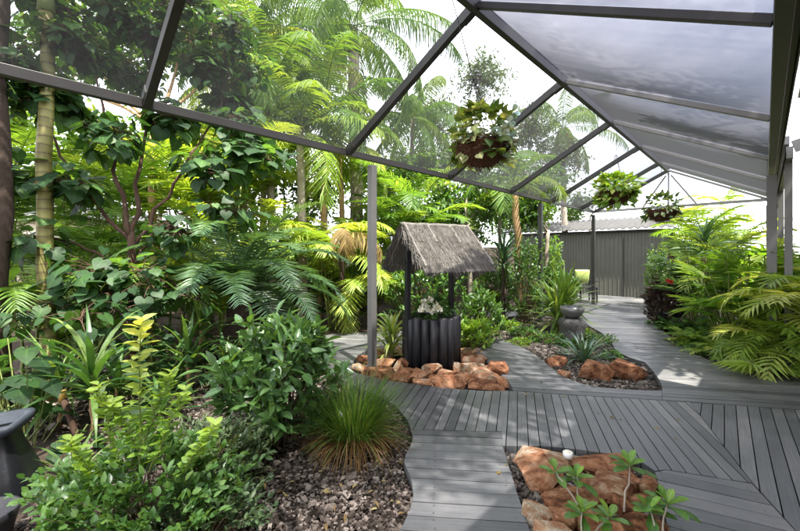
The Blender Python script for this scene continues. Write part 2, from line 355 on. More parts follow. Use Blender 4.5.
def straps(mb, base, az, el, L, W, bend, nseg=6, rnd=None, fold=.25, power=1.3, prof=None):
    """arching strap leaves; every argument an array of n"""
    n = len(az); s = np.linspace(0, 1, nseg + 1)
    e = el[:, None] - bend[:, None] * s[None] ** power
    ds = L[:, None] / nseg
    em = (e[:, 1:] + e[:, :-1]) / 2
    r = np.concatenate([np.zeros((n, 1)), np.cumsum(np.cos(em) * ds, 1)], 1)
    z = np.concatenate([np.zeros((n, 1)), np.cumsum(np.sin(em) * ds, 1)], 1)
    ca, sa = np.cos(az)[:, None], np.sin(az)[:, None]
    c = np.stack([base[:, 0:1] + r * ca, base[:, 1:2] + r * sa, base[:, 2:3] + z], -1)
    wp = prof if prof is not None else np.minimum(1, .55 + s * 2.0) * np.clip((1 - s) * 2.2, 0.03, 1)
    hw = W[:, None] / 2 * np.broadcast_to(wp, (n, nseg + 1))
    side = np.stack([-sa, ca, 0 * ca], -1)
    nn = np.stack([-np.sin(e) * ca, -np.sin(e) * sa, np.cos(e)], -1)
    l = c - side * hw[..., None] + nn * (hw * fold)[..., None]; rr = c + side * hw[..., None] + nn * (hw * fold)[..., None]
    v = np.stack([l, c, rr], 2).reshape(n, -1, 3); k = v.shape[1]
    f = []
    for i in range(nseg):
        b = i * 3; f += [(b, b + 3, b + 4, b + 1), (b + 1, b + 4, b + 5, b + 2)]
    ff = (np.array(f)[None] + (np.arange(n) * k)[:, None, None]).reshape(-1, 4)
    rnd = N.rand(n) if rnd is None else np.broadcast_to(rnd, (n,))
    mb.add(v.reshape(-1, 3), ff, np.repeat(rnd, k))

def frond(mb, base, az, el, L, bend, nl=26, ll=.3, lw=.028, vee=.35, droop=.0, tmpl=LEAFLET, rnd=.5, start=.18, rr=.009, sweep=.55, stem=None):
    m = 14; s = np.linspace(0, 1, m); e = el - bend * s ** 1.4
    ds = L / (m - 1); em = (e[1:] + e[:-1]) / 2
    r = np.concatenate([[0], np.cumsum(np.cos(em) * ds)]); z = np.concatenate([[0], np.cumsum(np.sin(em) * ds)])
    wob = az + N.uniform(-.25, .25) * s
    c = np.stack([base[0] + r * np.cos(wob), base[1] + r * np.sin(wob), base[2] + z], -1)
    (stem or mb).tube(c, rr * (1 - .8 * s), 4, .8 if stem is None else .5, False)
    t = np.linspace(start, .985, nl)
    pos = np.stack([np.interp(t, s, c[:, i]) for i in range(3)], -1)
    tan = nrm(np.stack([np.interp(t, s, np.gradient(c[:, i])) for i in range(3)], -1))
    side = nrm(np.cross(tan, [0, 0, 1.0])); up = np.cross(side, tan)
    tt = (t - start) / (1 - start)
    prof = np.clip(np.sin(PI * (.12 + .80 * tt)) ** .7, .12, 1)
    for sg in (-1, 1):
        d = side * sg * (1 - .45 * tt[:, None] * sweep) + tan * (sweep * .6 + .75 * tt[:, None] ** 2) + up * vee
        d = nrm(d) + np.array([0, 0, -1.0]) * droop + N.normal(0, .07, (nl, 3))
        leaves(mb, pos, d, up + np.array([0, 0, .2]), ll * prof * N.uniform(.85, 1.1, nl), lw * N.uniform(.8, 1.15, nl), tmpl, np.clip(rnd + N.normal(0, .1, nl), 0, 1))

def rand_dirs(n, upb=0.0):
    d = N.normal(0, 1, (n, 3)); d[:, 2] += upb
    return nrm(d)

def shrub(name, label, cat, base, rx, ry, h, ntw, lpt, ll, lw, mat, T=OVAL, group=None, z0=.05, parent=None, spread=.5, stemmat='twig', shell=.45, upb=.5, stem_r=.008, rb=None, leaf_up=.25):
    t = thing(name, label, cat, base, group) if parent is None else parent
    mb = MB(); st = MB(); base = np.array(base)
    d = rand_dirs(ntw, .35); rr = (shell + (1 - shell) * N.rand(ntw)) ** (1 / 2)
    cz = z0 + (h - z0) * .5
    lump = 1 + .22 * np.sin(d[:, 0] * 5 + base[0] * 7) * np.cos(d[:, 1] * 4 + base[1] * 5) + .12 * np.sin(d[:, 2] * 9)
    ends = base + np.stack([d[:, 0] * rx, d[:, 1] * ry, d[:, 2] * (h - z0) / 2], -1) * (rr * lump)[:, None] + [0, 0, cz]
    ends[:, 2] = np.maximum(ends[:, 2], base[2] + .03)
    root = base + np.stack([N.normal(0, rx * .12, ntw), N.normal(0, ry * .12, ntw), np.zeros(ntw)], -1)
    mid = root * .45 + ends * .55 + N.normal(0, .05, (ntw, 3)) * min(rx, 1); mid[:, 2] = root[:, 2] * .35 + ends[:, 2] * .65
    for i in range(ntw):
        if i % 2 == 0 or ntw < 80: st.tube([root[i], mid[i], ends[i]], [stem_r, stem_r * .6, stem_r * .25], 4, .5, False)
    tw = N.rand(ntw)
    for q in range(lpt):
        k = q / max(1, lpt - 1)
        s = .35 + .65 * k
        pos = mid * (1 - s) + ends * s
        td = nrm(ends - mid)
        ld = nrm(td * .55 + rand_dirs(ntw, upb * .4) * spread + [0, 0, upb * .3])
        pos = pos + N.normal(0, ll * .12, (ntw, 3))
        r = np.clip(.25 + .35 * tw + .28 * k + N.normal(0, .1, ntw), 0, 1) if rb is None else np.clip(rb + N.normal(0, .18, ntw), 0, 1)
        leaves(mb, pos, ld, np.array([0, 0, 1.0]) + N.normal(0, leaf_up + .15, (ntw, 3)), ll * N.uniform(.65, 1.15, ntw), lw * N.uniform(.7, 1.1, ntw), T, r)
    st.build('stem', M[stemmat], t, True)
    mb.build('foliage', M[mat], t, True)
    return t

def curve(p0, p1, n=7, sag=0.0, jit=.0):
    p0 = np.array(p0, float); p1 = np.array(p1, float); s = np.linspace(0, 1, n)[:, None]
    c = p0 * (1 - s) + p1 * s; c[:, 2] += (sag * np.sin(PI * s[:, 0]))
    if jit: c[1:-1] += N.normal(0, jit, (n - 2, 3))
    return c

def btree(name, label, base, trunk_top, tr, crowns, mat, bark, ll, lw, T, n_tw, lpt, group=None, cat='tree', hang=.0):
    """tree: tapered trunk, limbs to crown lumps (centre, radius), twigs with leaves"""
    t = thing(name, label, cat, base, group)
    tk = MB(); lf = MB()
    tp = np.array(trunk_top, float)
    cc = curve(base, tp, 8, 0, tr * .35)
    tk.tube(cc, np.linspace(tr, tr * .65, 8), 9, .5)
    for c, rad_, dens in crowns:
        c = np.array(c, float)
        tk.tube(curve(tp - [0, 0, .1], c, 6, .12, .05), np.linspace(tr * .45, tr * .12, 6), 6, .5)
        n = int(n_tw * dens)
        d = rand_dirs(n, .15); rr = N.rand(n) ** (1 / 2.2)
        ends = c + d * (rr * rad_)[:, None] * [1, 1, .8]
        st = c + (ends - c) * .35 + N.normal(0, .06 * rad_, (n, 3))
        for i in range(0, n, 2): tk.tube([c + (st[i] - c) * .3, st[i], ends[i]], [.012, .008, .004], 3, .5, False)
        tw = N.rand(n)
        for q in range(lpt):
            s = .3 + .7 * q / max(1, lpt - 1)
            pos = st * (1 - s) + ends * s + N.normal(0, ll * .3, (n, 3))
            ld = nrm(nrm(ends - st) * .5 + rand_dirs(n, .1) * .8 - [0, 0, hang])
            leaves(lf, pos, ld, np.array([0, 0, 1.0]) + N.normal(0, .4, (n, 3)), ll * N.uniform(.6, 1.15, n), lw * N.uniform(.7, 1.1, n), T, np.clip(.2 + .5 * tw + N.normal(0, .14, n), 0, 1))
    tk.build('trunk', M[bark], t, True); lf.build('crown', M[mat], t, True)
    return t

def palm(name, label, base, top, tr, nf, L, mat, bark, bend=(1.2, 2.0), el=(-.1, 1.35), ll=.45, lw=.035, nl=34, droop=.2, group=None, shaft=None, tmpl=LEAFLET, vee=.25, rb=.5, lean_nf=None, sides=10, dry=0):
    t = thing(name, label, 'palm', base, group)
    tk = MB(); cr = MB()
    tk.tube(curve(base, top, 9, 0, tr * .15), np.linspace(tr * 1.12, tr * .8, 9), sides, .5)
    tk.build('trunk', M[bark], t, True)
    top = np.array(top, float)
    if shaft:
        sh = MB(); sh.tube(curve(top - [0, 0, .02], top + [0, 0, shaft], 5), np.linspace(tr * 1.05, tr * .55, 5), 9, .5)
        sh.build('crownshaft', M['greenstem'], t, True); top = top + [0, 0, shaft]
    a0 = N.rand() * 7
    for i in range(nf):
        az = a0 + i * 2.39996; k = (i + .5) / nf
        e = el[1] * (1 - k) + el[0] * k
        frond(cr, top + N.normal(0, tr * .3, 3), az, e, L * N.uniform(.85, 1.1), N.uniform(*bend), nl, ll, lw, vee, droop, tmpl, np.clip(rb + N.normal(0, .14), 0, 1), rr=.014)
    cr.build('crown', M[mat], t, True)
    if dry:
        dd = MB()
        for i in range(dry): frond(dd, top, N.rand() * 7, -.2, L * .9, 1.4, nl, ll, lw, .1, .5, LEAFLETD, N.rand(), rr=.012)
        dd.build('dead_fronds', M['palmdry'], t, True)
    return t

def cane(name, label, base, n, h, spread, L, mat, nf=5, ll=.32, lw=.03, nl=24, bend=(.9, 1.7), group=None, rb=.5, droop=.12, vee=.3, lo=.35, el=(.5, 1.35), cat='palm', stems='greenstem', hmin=.35, azr=None, dry=0):
    """clump of thin canes, each carrying arching feather fronds"""
    t = thing(name, label, cat, base, group); st = MB(); cr = MB(); base = np.array(base, float)
    for i in range(n):
        a = N.rand() * 2 * PI if azr is None else N.uniform(*azr); q = spread * math.sqrt(N.rand())
        b = base + [math.cos(a) * q * .45, math.sin(a) * q * .45, 0]
        hh = h * N.uniform(hmin, 1)
        tp = base + [math.cos(a) * q, math.sin(a) * q, hh]
        st.tube(curve(b, tp, 6, 0, .01), np.linspace(.022, .013, 6), 6, .5)
        a0 = N.rand() * 7
        for k in range(nf):
            frond(cr, tp, a0 + k * 2.4, N.uniform(*el), L * N.uniform(.75, 1.1), N.uniform(*bend), nl, ll, lw, vee, droop, LEAFLET, np.clip(rb + N.normal(0, .18), 0, 1), rr=.008)
    if dry:
        dd = MB()
        for i in range(dry):
            a = N.rand() * 7; frond(dd, base + [math.cos(a) * spread * .5, math.sin(a) * spread * .5, h * N.uniform(.15, .5)], a, .3, L * .8, 1.8, nl, ll * .8, lw * .6, .1, .4, LEAFLETD, N.rand(), rr=.008)
        dd.build('dead_fronds', M['palmdry'], t)
    st.build('cane', M[stems], t, True); cr.build('foliage', M[mat], t, True)
    return t

def strap_plant(name, label, base, n, L, W, mat, trunk=0.0, tr=.03, el=(.2, 1.45), bend=(.4, 1.7), cat='plant', group=None, bark='barktan', heads=1, rb=None, stem_name='trunk', nseg=6):
    t = thing(name, label, cat, base, group); lf = MB(); tk = MB(); base = np.array(base, float)
    for h in range(heads):
        tp = base + ([N.normal(0, .1), N.normal(0, .1), 0] if heads > 1 else [0, 0, 0]) + np.array([0, 0, trunk * (1 if h == 0 else N.uniform(.5, .9))])
        if trunk: tk.tube(curve(base, tp, 6, 0, .008), np.linspace(tr, tr * .8, 6), 8, .5)
        az = np.arange(n) * 2.39996 + N.rand() * 6; k = (np.arange(n) + .5) / n
        e = el[1] * (1 - k) + el[0] * k + N.normal(0, .08, n)
        b = tp + np.stack([np.cos(az) * tr * .5, np.sin(az) * tr * .5, -k * min(.25, .05 + trunk * .25)], -1)
        straps(lf, b, az, e, L * N.uniform(.75, 1.1, n), W * N.uniform(.8, 1.1, n), N.uniform(*bend, n), nseg, None if rb is None else np.clip(rb + N.normal(0, .2, n), 0, 1))
    if trunk: tk.build(stem_name, M[bark], t, True)
    lf.build('leaves', M[mat], t, True)
    return t

def fan_leaf(mb, pos, d, up, r, nfing=9, wd=.05, span=2.6, rnd=.5, fold=.2):
    d = Vector(d).normalized(); up = Vector(up); side = up.cross(d).normalized(); up = d.cross(side)
    a = np.linspace(-span / 2, span / 2, nfing)
    dirs = np.array([tuple(d * math.cos(x) + side * math.sin(x) + up * fold * (1 - abs(x) / span)) for x in a])
    leaves(mb, np.repeat([tuple(pos)], nfing, 0), dirs, np.repeat([tuple(up)], nfing, 0), r * (1 - .18 * abs(a) / span * 2) * N.uniform(.9, 1.05, nfing), wd, LANC, np.clip(rnd + N.normal(0, .08, nfing), 0, 1))

def fanpalm(name, label, base, n, h, spread, r, mat, nfing=9, wd=.045, group=None, rb=.5, span=2.7):
    t = thing(name, label, 'palm', base, group); st = MB(); cr = MB(); base = np.array(base, float)
    for i in range(n):
        a = N.rand() * 2 * PI; q = spread * math.sqrt(N.rand()); hh = h * N.uniform(.35, 1)
        b = base + [math.cos(a) * q * .35, math.sin(a) * q * .35, 0]
        tp = base + [math.cos(a) * q, math.sin(a) * q, hh]
        st.tube(curve(b, tp, 6, .1, .01), np.linspace(.014, .007, 6), 5, .5)
        e = N.uniform(-.2, .7)
        fan_leaf(cr, tp, (math.cos(a) * math.cos(e), math.sin(a) * math.cos(e), math.sin(e)), (-math.cos(a) * math.sin(e), -math.sin(a) * math.sin(e), math.cos(e)), r * N.uniform(.8, 1.15), nfing, wd, span, np.clip(rb + N.normal(0, .18), 0, 1))
    st.build('stalk', M['greenstem'], t, True); cr.build('foliage', M[mat], t, True)
    return t

# ------------------------------------------------------------------ the ground and the deck
def sheet(name, x0, x1, y0, y1, z, m, nx=2, ny=2, amp=0):
    mb = MB(); xs = np.linspace(x0, x1, nx); ys = np.linspace(y0, y1, ny)
    v = [(x, y, z + (amp * mnoise.noise((x * .9, y * .9, 0)) if amp else 0)) for y in ys for x in xs]
    f = [(j * nx + i, j * nx + i + 1, (j + 1) * nx + i + 1, (j + 1) * nx + i) for j in range(ny - 1) for i in range(nx - 1)]
    mb.add(v, np.array(f)); return kind(mb.build(name, m, smooth=True), 'structure')
sheet('ground', -150, 150, -60, 260, -.13, M['soil'])
sheet('garden_soil', -14, 12, .3, 18, -.085, M['soil'], 90, 70, .045)

def inside(poly, x, y):
    c = False; n = len(poly)
    for i in range(n):
        x1, y1 = poly[i]; x2, y2 = poly[i - 1]
        if (y1 > y) != (y2 > y) and x < (x2 - x1) * (y - y1) / (y2 - y1) + x1: c = not c
    return c
SCR = []
def boards(poly, p0, p1, pitch=.084, gap=.007, depth=.10, z=0.0):
    """clip a traced outline into separate boards running from p0 towards p1"""
    pts = [G(x, y) for x, y in poly]
    DK = MB(); d = (G(*p1) - G(*p0)); d.z = 0; d.normalize(); nn = Vector((-d.y, d.x, 0))
    q = [p.dot(nn) for p in pts]
    k = math.floor(min(q) / pitch); big = bmesh.new()
    src = bmesh.new(); vs = [src.verts.new(p) for p in pts]; src.faces.new(vs)
    bmesh.ops.triangulate(src, faces=src.faces[:])
    lay = None
    while k * pitch < max(q):
        b = src.copy()
        for off, inn in ((k * pitch + gap / 2, True), ((k + 1) * pitch - gap / 2, False)):
            bmesh.ops.bisect_plane(b, geom=b.verts[:] + b.edges[:] + b.faces[:], plane_co=nn * off, plane_no=nn, clear_inner=inn, clear_outer=not inn)
        if b.faces:
            bmesh.ops.remove_doubles(b, verts=b.verts[:], dist=1e-4)
            if b.faces:
                b.verts.index_update(); b.normal_update()
                vv = np.array([tuple(v.co) for v in b.verts]); nv = len(vv)
                ff = []; cnt = {}
                for f in b.faces:
                    ids = [v.index for v in f.verts]
                    if f.normal.z < 0: ids.reverse()
                    ff.append(ids)
                    for a, c in zip(ids, ids[1:] + ids[:1]): cnt[(a, c)] = 1
                vv[:, 2] = z + R.uniform(-.0015, .0015)
                low = vv.copy(); low[:, 2] = z - depth
                sides = [(c, a, a + nv, c + nv) for (a, c) in cnt if (c, a) not in cnt]
                by = {}
                for ids in ff: by.setdefault(len(ids), []).append(ids)
                if sides: by.setdefault(4, []).extend(sides)
                DK.add(np.concatenate([vv, low]), [np.array(x) for x in by.values()], R.random())
        b.free()
        cc_ = nn * ((k + .5) * pitch); qs = [p.dot(d) for p in pts]; j_ = math.floor(min(qs) / .45)
        while j_ * .45 < max(qs):
            for sg_ in (-.27, .27):
                c_ = cc_ + nn * (sg_ * pitch) + d * (j_ * .45 + R.uniform(-.006, .006))
                if inside([(p.x, p.y) for p in pts], c_.x, c_.y): SCR.append((c_.x, c_.y))
            j_ += 1
        k += 1
    src.free()
    kind(DK.build('deck', deckmat(d.x, d.y)), 'structure')
boards([(411, 430), (502, 432), (503, 447), (516, 490), (530, 531), (585, 720), (335, 720), (400, 531), (410, 510), (413.5, 495), (412, 482), (408, 471), (404, 462), (405.5, 455), (410, 447), (413, 438)], (411, 438.5), (502, 442.6), .115)
boards([(356, 373), (372, 377), (385, 380), (420, 385), (455, 389), (490, 391), (513, 391), (560, 394.5), (620, 398), (662, 400.5), (690, 402.5), (752, 483), (666, 469.5), (655, 471), (640, 461), (612, 454), (575, 449), (540, 446), (503, 446), (502, 431.5), (411, 429.5), (409, 424), (405, 417), (395, 405), (375, 394), (350, 384), (340, 378)], (562, 395), (579, 449), .082)
boards([(690.5, 402.5), (800, 410), (900, 418), (1100, 640), (950, 700), (753, 483)], (761, 409), (788, 524), .082)
boards([(666, 470), (752, 483.7), (949, 700), (740, 700), (676, 560), (668, 531), (663, 500), (655, 472)], (683, 488), (754, 504), .115)
boards([(356, 372.5), (352, 368), (354, 361), (360, 354), (372, 347.5), (395, 343), (418, 341), (440, 341.5), (440, 334), (400, 331), (340, 333), (300, 338), (270, 345), (290, 353), (315, 366), (340, 377.5)], (300, 360), (400, 366), .088)
boards([(513, 390.5), (511, 385), (505, 378), (490, 365), (475, 353), (458, 346), (440, 341.7), (440, 334), (460, 334), (501, 339), (520, 346), (535, 354.5), (548, 365), (560, 374), (571, 380), (583, 384), (600, 387), (619, 389), (648, 390.5), (661.8, 390), (661.8, 400), (620, 397.5), (560, 394), ], (530, 392), (800, 409), .084)
boards([(662.2, 400), (662.2, 387), (660, 381), (653, 371), (645, 362), (631, 358), (617, 352), (611, 342), (602, 333), (591, 327), (580, 320), (572, 313), (566, 305), (552, 296), (545, 290.5), (600, 293), (672, 300.5), (648, 304), (647, 312), (649, 318), (656, 325), (672, 338), (691, 352), (704, 358), (719, 364), (743, 371.5), (800, 378), (900, 387), (900, 417.5), (800, 409.5), (693, 402)], (530, 392), (800, 409), .084)
boards([(470, 318), (480, 311), (560, 306), (562, 309), (500, 318)], (470, 314), (560, 312), .09)

mb = MB(); a_ = np.arange(6) / 6 * 2 * PI
for x, y in SCR:
    if y < 7: mb.add(np.stack([x + .0042 * np.cos(a_), y + .0042 * np.sin(a_), np.full(6, .0032)], -1), [[list(range(6))]])
kind(tag(mb.build('deck_screws', surf('screw', [(.02, .018, .016), (.05, .045, .04), (.09, .08, .07)], 9, .5, 0)), 'small dark screw heads in rows along the deck boards', 'screws'), 'stuff')
# bark chips and gravel: nobody could count them
def chips(name, poly, n, size, m, z=-.05, flat=.35, seed=1, mound=0):
    rr = np.random.RandomState(seed); pts = [(G(x, y).x, G(x, y).y) for x, y in poly]
    xs = [p[0] for p in pts]; ys = [p[1] for p in pts]; got = []
    while len(got) < n:
        x = rr.uniform(min(xs), max(xs)); y = rr.uniform(min(ys), max(ys))
        if inside(pts, x, y): got.append((x, y, z + rr.uniform(-.012, .02)))
    got = np.array(got); mb = MB()
    cube = np.array([(-1, -1, -1), (1, -1, -1), (1.15, 1, -1), (-.8, 1, -1), (-.8, -.7, 1), (.7, -.9, 1), (.8, .75, 1), (-.9, .8, 1)]) * .5
    f = np.array([[0, 3, 2, 1], [4, 5, 6, 7], [0, 1, 5, 4], [1, 2, 6, 5], [2, 3, 7, 6], [3, 0, 4, 7]])
    sz = size * np.exp(rr.normal(0, .38, n)); asp = rr.uniform(.45, 1, n)
    v = cube[None] * np.stack([sz, sz * asp, sz * flat * rr.uniform(.5, 1.2, n)], -1)[:, None] * rr.uniform(.75, 1.25, (n, 8, 1))
    a, b_ = rr.uniform(0, 2 * PI, n), rr.normal(0, .35, n)
    ca, sa, cb, sb = np.cos(a), np.sin(a), np.cos(b_), np.sin(b_)
    Rm = np.stack([np.stack([ca * cb, -sa, ca * sb], -1), np.stack([sa * cb, ca, sa * sb], -1), np.stack([-sb, 0 * a, cb], -1)], 1)
    v = np.einsum('nij,nkj->nki', Rm, v) + got[:, None]
    mb.add(v.reshape(-1, 3), (f[None] + (np.arange(n) * 8)[:, None, None]).reshape(-1, 4), np.repeat(rr.rand(n), 8))
    return kind(mb.build(name, m), 'stuff')
M['chip'] = surf('bark_chip', [(.016, .012, .009), (.042, .032, .025), (.09, .072, .058), (.23, .195, .165)], 5, .9, .3, rnd=1.1, spec=.2)
M['gravel'] = surf('gravel', [(.025, .019, .014), (.07, .056, .043), (.20, .175, .15)], 8, .85, .3, rnd=1.0)
tag(chips('bark_mulch', [(399, 531), (410, 508), (413, 492), (411, 480), (406, 470), (403, 462), (409, 447), (411, 432), (404, 418), (392, 404), (372, 394), (330, 376), (200, 372), (120, 395), (60, 470), (0, 531), (-60, 620), (360, 640)], 44000, .019, M['chip'], -.055), 'brown bark chips spread over the left garden bed', 'mulch')
tag(chips('leaf_litter', [(338, 376), (300, 352), (260, 342), (60, 350), (-60, 400), (40, 430), (200, 372)], 2500, .06, M['chip'], -.06, .12, 3), 'brown leaf litter under the shady left shrubs', 'litter')
tag(chips('gravel', [(460, 335), (501, 339.5), (535, 355), (548, 366), (560, 375), (583, 385), (619, 389), (648, 390), (657, 385), (652, 371), (645, 362), (631, 359), (617, 353), (611, 342), (602, 333), (583, 321), (560, 312), (470, 322)], 11000, .028, M['gravel'], -.05, .5, 4), 'small grey and brown gravel in the curved middle bed', 'gravel')
tag(chips('rock_rubble', [(504, 449), (540, 448), (575, 451), (612, 456), (638, 463), (654, 474), (662, 500), (667, 531), (672, 600), (560, 600), (531, 531), (517, 490)], 2600, .028, M['gravel'], -.05, .5, 7), 'dark gritty rubble between the front bed boulders', 'gravel')
tag(chips('leaf_mulch', [(648, 318), (656, 325), (672, 339), (691, 353), (719, 365), (743, 373), (800, 379), (900, 386), (900, 350), (700, 320), (655, 312)], 4500, .045, M['chip'], -.055, .3, 5), 'brown leaf mulch under the palms of the right bed', 'mulch')

# ------------------------------------------------------------------ the patio cover
cover = thing('patio_cover', 'dark steel gable patio frame with grey mesh shade panels', 'patio cover', PT(5, -1.7, 0))
ZB, ZR, LL, LR, LM = 2.62, 3.53, -3.49, .035, -1.745
T0, T1 = -2.9, 11.5
nodes = [-1.25, .72, 2.70, 4.65, 6.60, 8.52, 10.4]
def cpart(name, mb, m=None, bevel=.004): return mb.build(name, m or M['frame'], cover, bevel=bevel)
cpart('beam', MB().beam(PT(T0, LL, ZB), PT(T1 + .05, LL, ZB), .055, .075))
gut = MB(); gut.beam(PT(T0, LR + .03, ZB), PT(T1 + .05, LR + .03, ZB), .07, .11)
gut.beam(PT(T0, LR + .078, ZB + .03), PT(T1, LR + .078, ZB + .03), .05, .012)
gut.beam(PT(T0, LR + .108, ZB + .06), PT(T1, LR + .108, ZB + .06), .012, .12)
cpart('gutter', gut)
cpart('ridge', MB().beam(PT(T0, LM, ZR), PT(T1, LM, ZR), .06, .11))
slope = math.atan2(ZR - ZB, LM - LL)
for t in nodes + [T1]:
    for l0, l1 in ((LL + .03, LM - .03), (LR, LM + .03)):
        upv = Vector((0, 0, 1))
        rgt = l0 > LM
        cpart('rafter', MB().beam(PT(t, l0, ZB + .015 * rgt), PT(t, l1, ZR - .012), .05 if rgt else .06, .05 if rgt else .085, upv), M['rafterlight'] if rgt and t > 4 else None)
cpart('tie_beam', MB().beam(PT(T1, LL + .03, ZB), PT(T1, LR, ZB), .05, .065), M['rafterlight'])
cpart('king_post', MB().beam(PT(T1, LM, ZB + .03), PT(T1, LM, ZR - .06), .045, .045, tuple(AX)), M['rafterlight'])
for sg in (-1, 1):
    cpart('brace', MB().beam(PT(T1, LM + sg * .55, ZB + .03), PT(T1, LM + sg * .05, ZR - .12), .042, .042, tuple(AX)), M['rafterlight'])
for t in (3.09, 7.95, 11.46):
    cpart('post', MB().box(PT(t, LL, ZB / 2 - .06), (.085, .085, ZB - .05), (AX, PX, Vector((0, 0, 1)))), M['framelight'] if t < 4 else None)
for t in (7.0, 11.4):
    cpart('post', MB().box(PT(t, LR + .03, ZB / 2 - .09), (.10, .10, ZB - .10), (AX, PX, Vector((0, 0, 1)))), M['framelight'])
for t in nodes[1:]:
    for l_, sg_ in ((LL, 1), (LM, -1)):
        z_ = ZB + .005 if l_ == LL else ZR - .012
        o_ = .085 * sg_
        for q_ in (-.033, .033):
            br = MB().box(PT(t + q_, l_ + o_, z_ + (ZR - ZB) / (LM - LL) * abs(o_) * (1 if l_ == LL else -1)), (.004, .11, .07), (AX, (PX * math.cos(slope) + Vector((0, 0, math.sin(slope) * (1 if l_ == LL or sg_ < 0 else -1)))).normalized(), (Vector((0, 0, 1)) * math.cos(slope) - PX * (math.sin(slope) * (1 if l_ == LL or sg_ < 0 else -1))).normalized()))
            cpart('bracket', br, bevel=0)
for t, l_ in ((3.09, LL), (7.95, LL), (11.46, LL), (7.0, LR + .03), (11.4, LR + .03)):
    ft = MB().box(PT(t, l_, .004), (.16, .16, .008), (AX, PX, Vector((0, 0, 1))))
    for sx in (-1, 1):
        for sy in (-1, 1): ft.lathe([(0, .022), (.011, .022), (.011, .006)], 6, PT(t + sx * .062, l_ + sy * .062, 0))
    cpart('post_foot', ft, bevel=0)
M['meshclear'] = clothmat('sheer_mesh', (.66, .67, .67), .10, (.06, .06, .064), .04, (9, .7), 1.0, 2.0)
M['meshgrey'] = clothmat('grey_shade_cloth', (.57, .57, .625), .34, (.24, .24, .285), .014, (9, .5), .95, 2.0, .05)
ts = [T0] + nodes + [T1]
for ta, tb in zip(ts[:-1], ts[1:]):
    for l0, m, sgn in ((LL, 'meshclear', 1), (LR, 'meshgrey', -1)):
        mb = MB(); nu, nv = 9, 7
        v = []
        for j in range(nv):
            for i in range(nu):
                u, q = i / (nu - 1), j / (nv - 1)
                l = l0 + (LM - l0) * q; z = ZB + (ZR - ZB) * q + .052
                z -= .035 * math.sin(PI * u) * math.sin(PI * q)
                v.append(PT(ta + (tb - ta) * u, l, z))
        f = [(j * nu + i, j * nu + i + 1, (j + 1) * nu + i + 1, (j + 1) * nu + i) for j in range(nv - 1) for i in range(nu - 1)]
        mb.add([tuple(p) for p in v], np.array(f)); mb.build('shade_panel', M[m], cover, True)

# ------------------------------------------------------------------ wishing well
wd = Vector((math.cos(rad(30)), math.sin(rad(30)), 0)); wr = Vector((wd.y, -wd.x, 0))
WC = Vector((.42, 5.0, 0)); WZ = -.05
well = thing('wishing_well', 'black log wishing well with thatched roof on two posts', 'wishing well', WC + Vector((0, 0, WZ)))
ring = MB(); nlog = 19
for i in range(nlog):
    a = i / nlog * 2 * PI + .1; c = WC + Vector((math.cos(a), math.sin(a), 0)) * .335
    hh = .62 + R.uniform(-.02, .02); q_ = R.uniform(.9, 1.06)
    ring.tube([c + Vector((0, 0, WZ)), c + Vector((0, 0, hh - .012)), c + Vector((0, 0, hh))], [.056 * q_, .055 * q_, .043 * q_], 12, R.random())
ring.build('log_wall', M['black'], well, True)
MB().lathe([(0, .54), (.3, .54)], 24, WC).build('potting_soil', M['soil'], well)
for s_ in (-.37, .33):
    p = WC + wd * s_
    MB().beam(p + Vector((0, 0, WZ)), p + Vector((0, 0, 1.62)), .062, .062, tuple(wr)).build('post', M['black'], well, bevel=.006)
RA = WC - wd * .44 + Vector((0, 0, 1.80)); RB = WC + wd * .60 + Vector((0, 0, 1.80))
MB().beam(RA + wd * .05 - Vector((0, 0, .07)), RB - wd * .05 - Vector((0, 0, .07)), .05, .05).build('ridge_pole', M['black'], well)
MB().beam(WC - wd * .42 + Vector((0, 0, 1.33)), WC + wd * .4 + Vector((0, 0, 1.33)), .04, .04).build('cross_bar', M['black'], well)
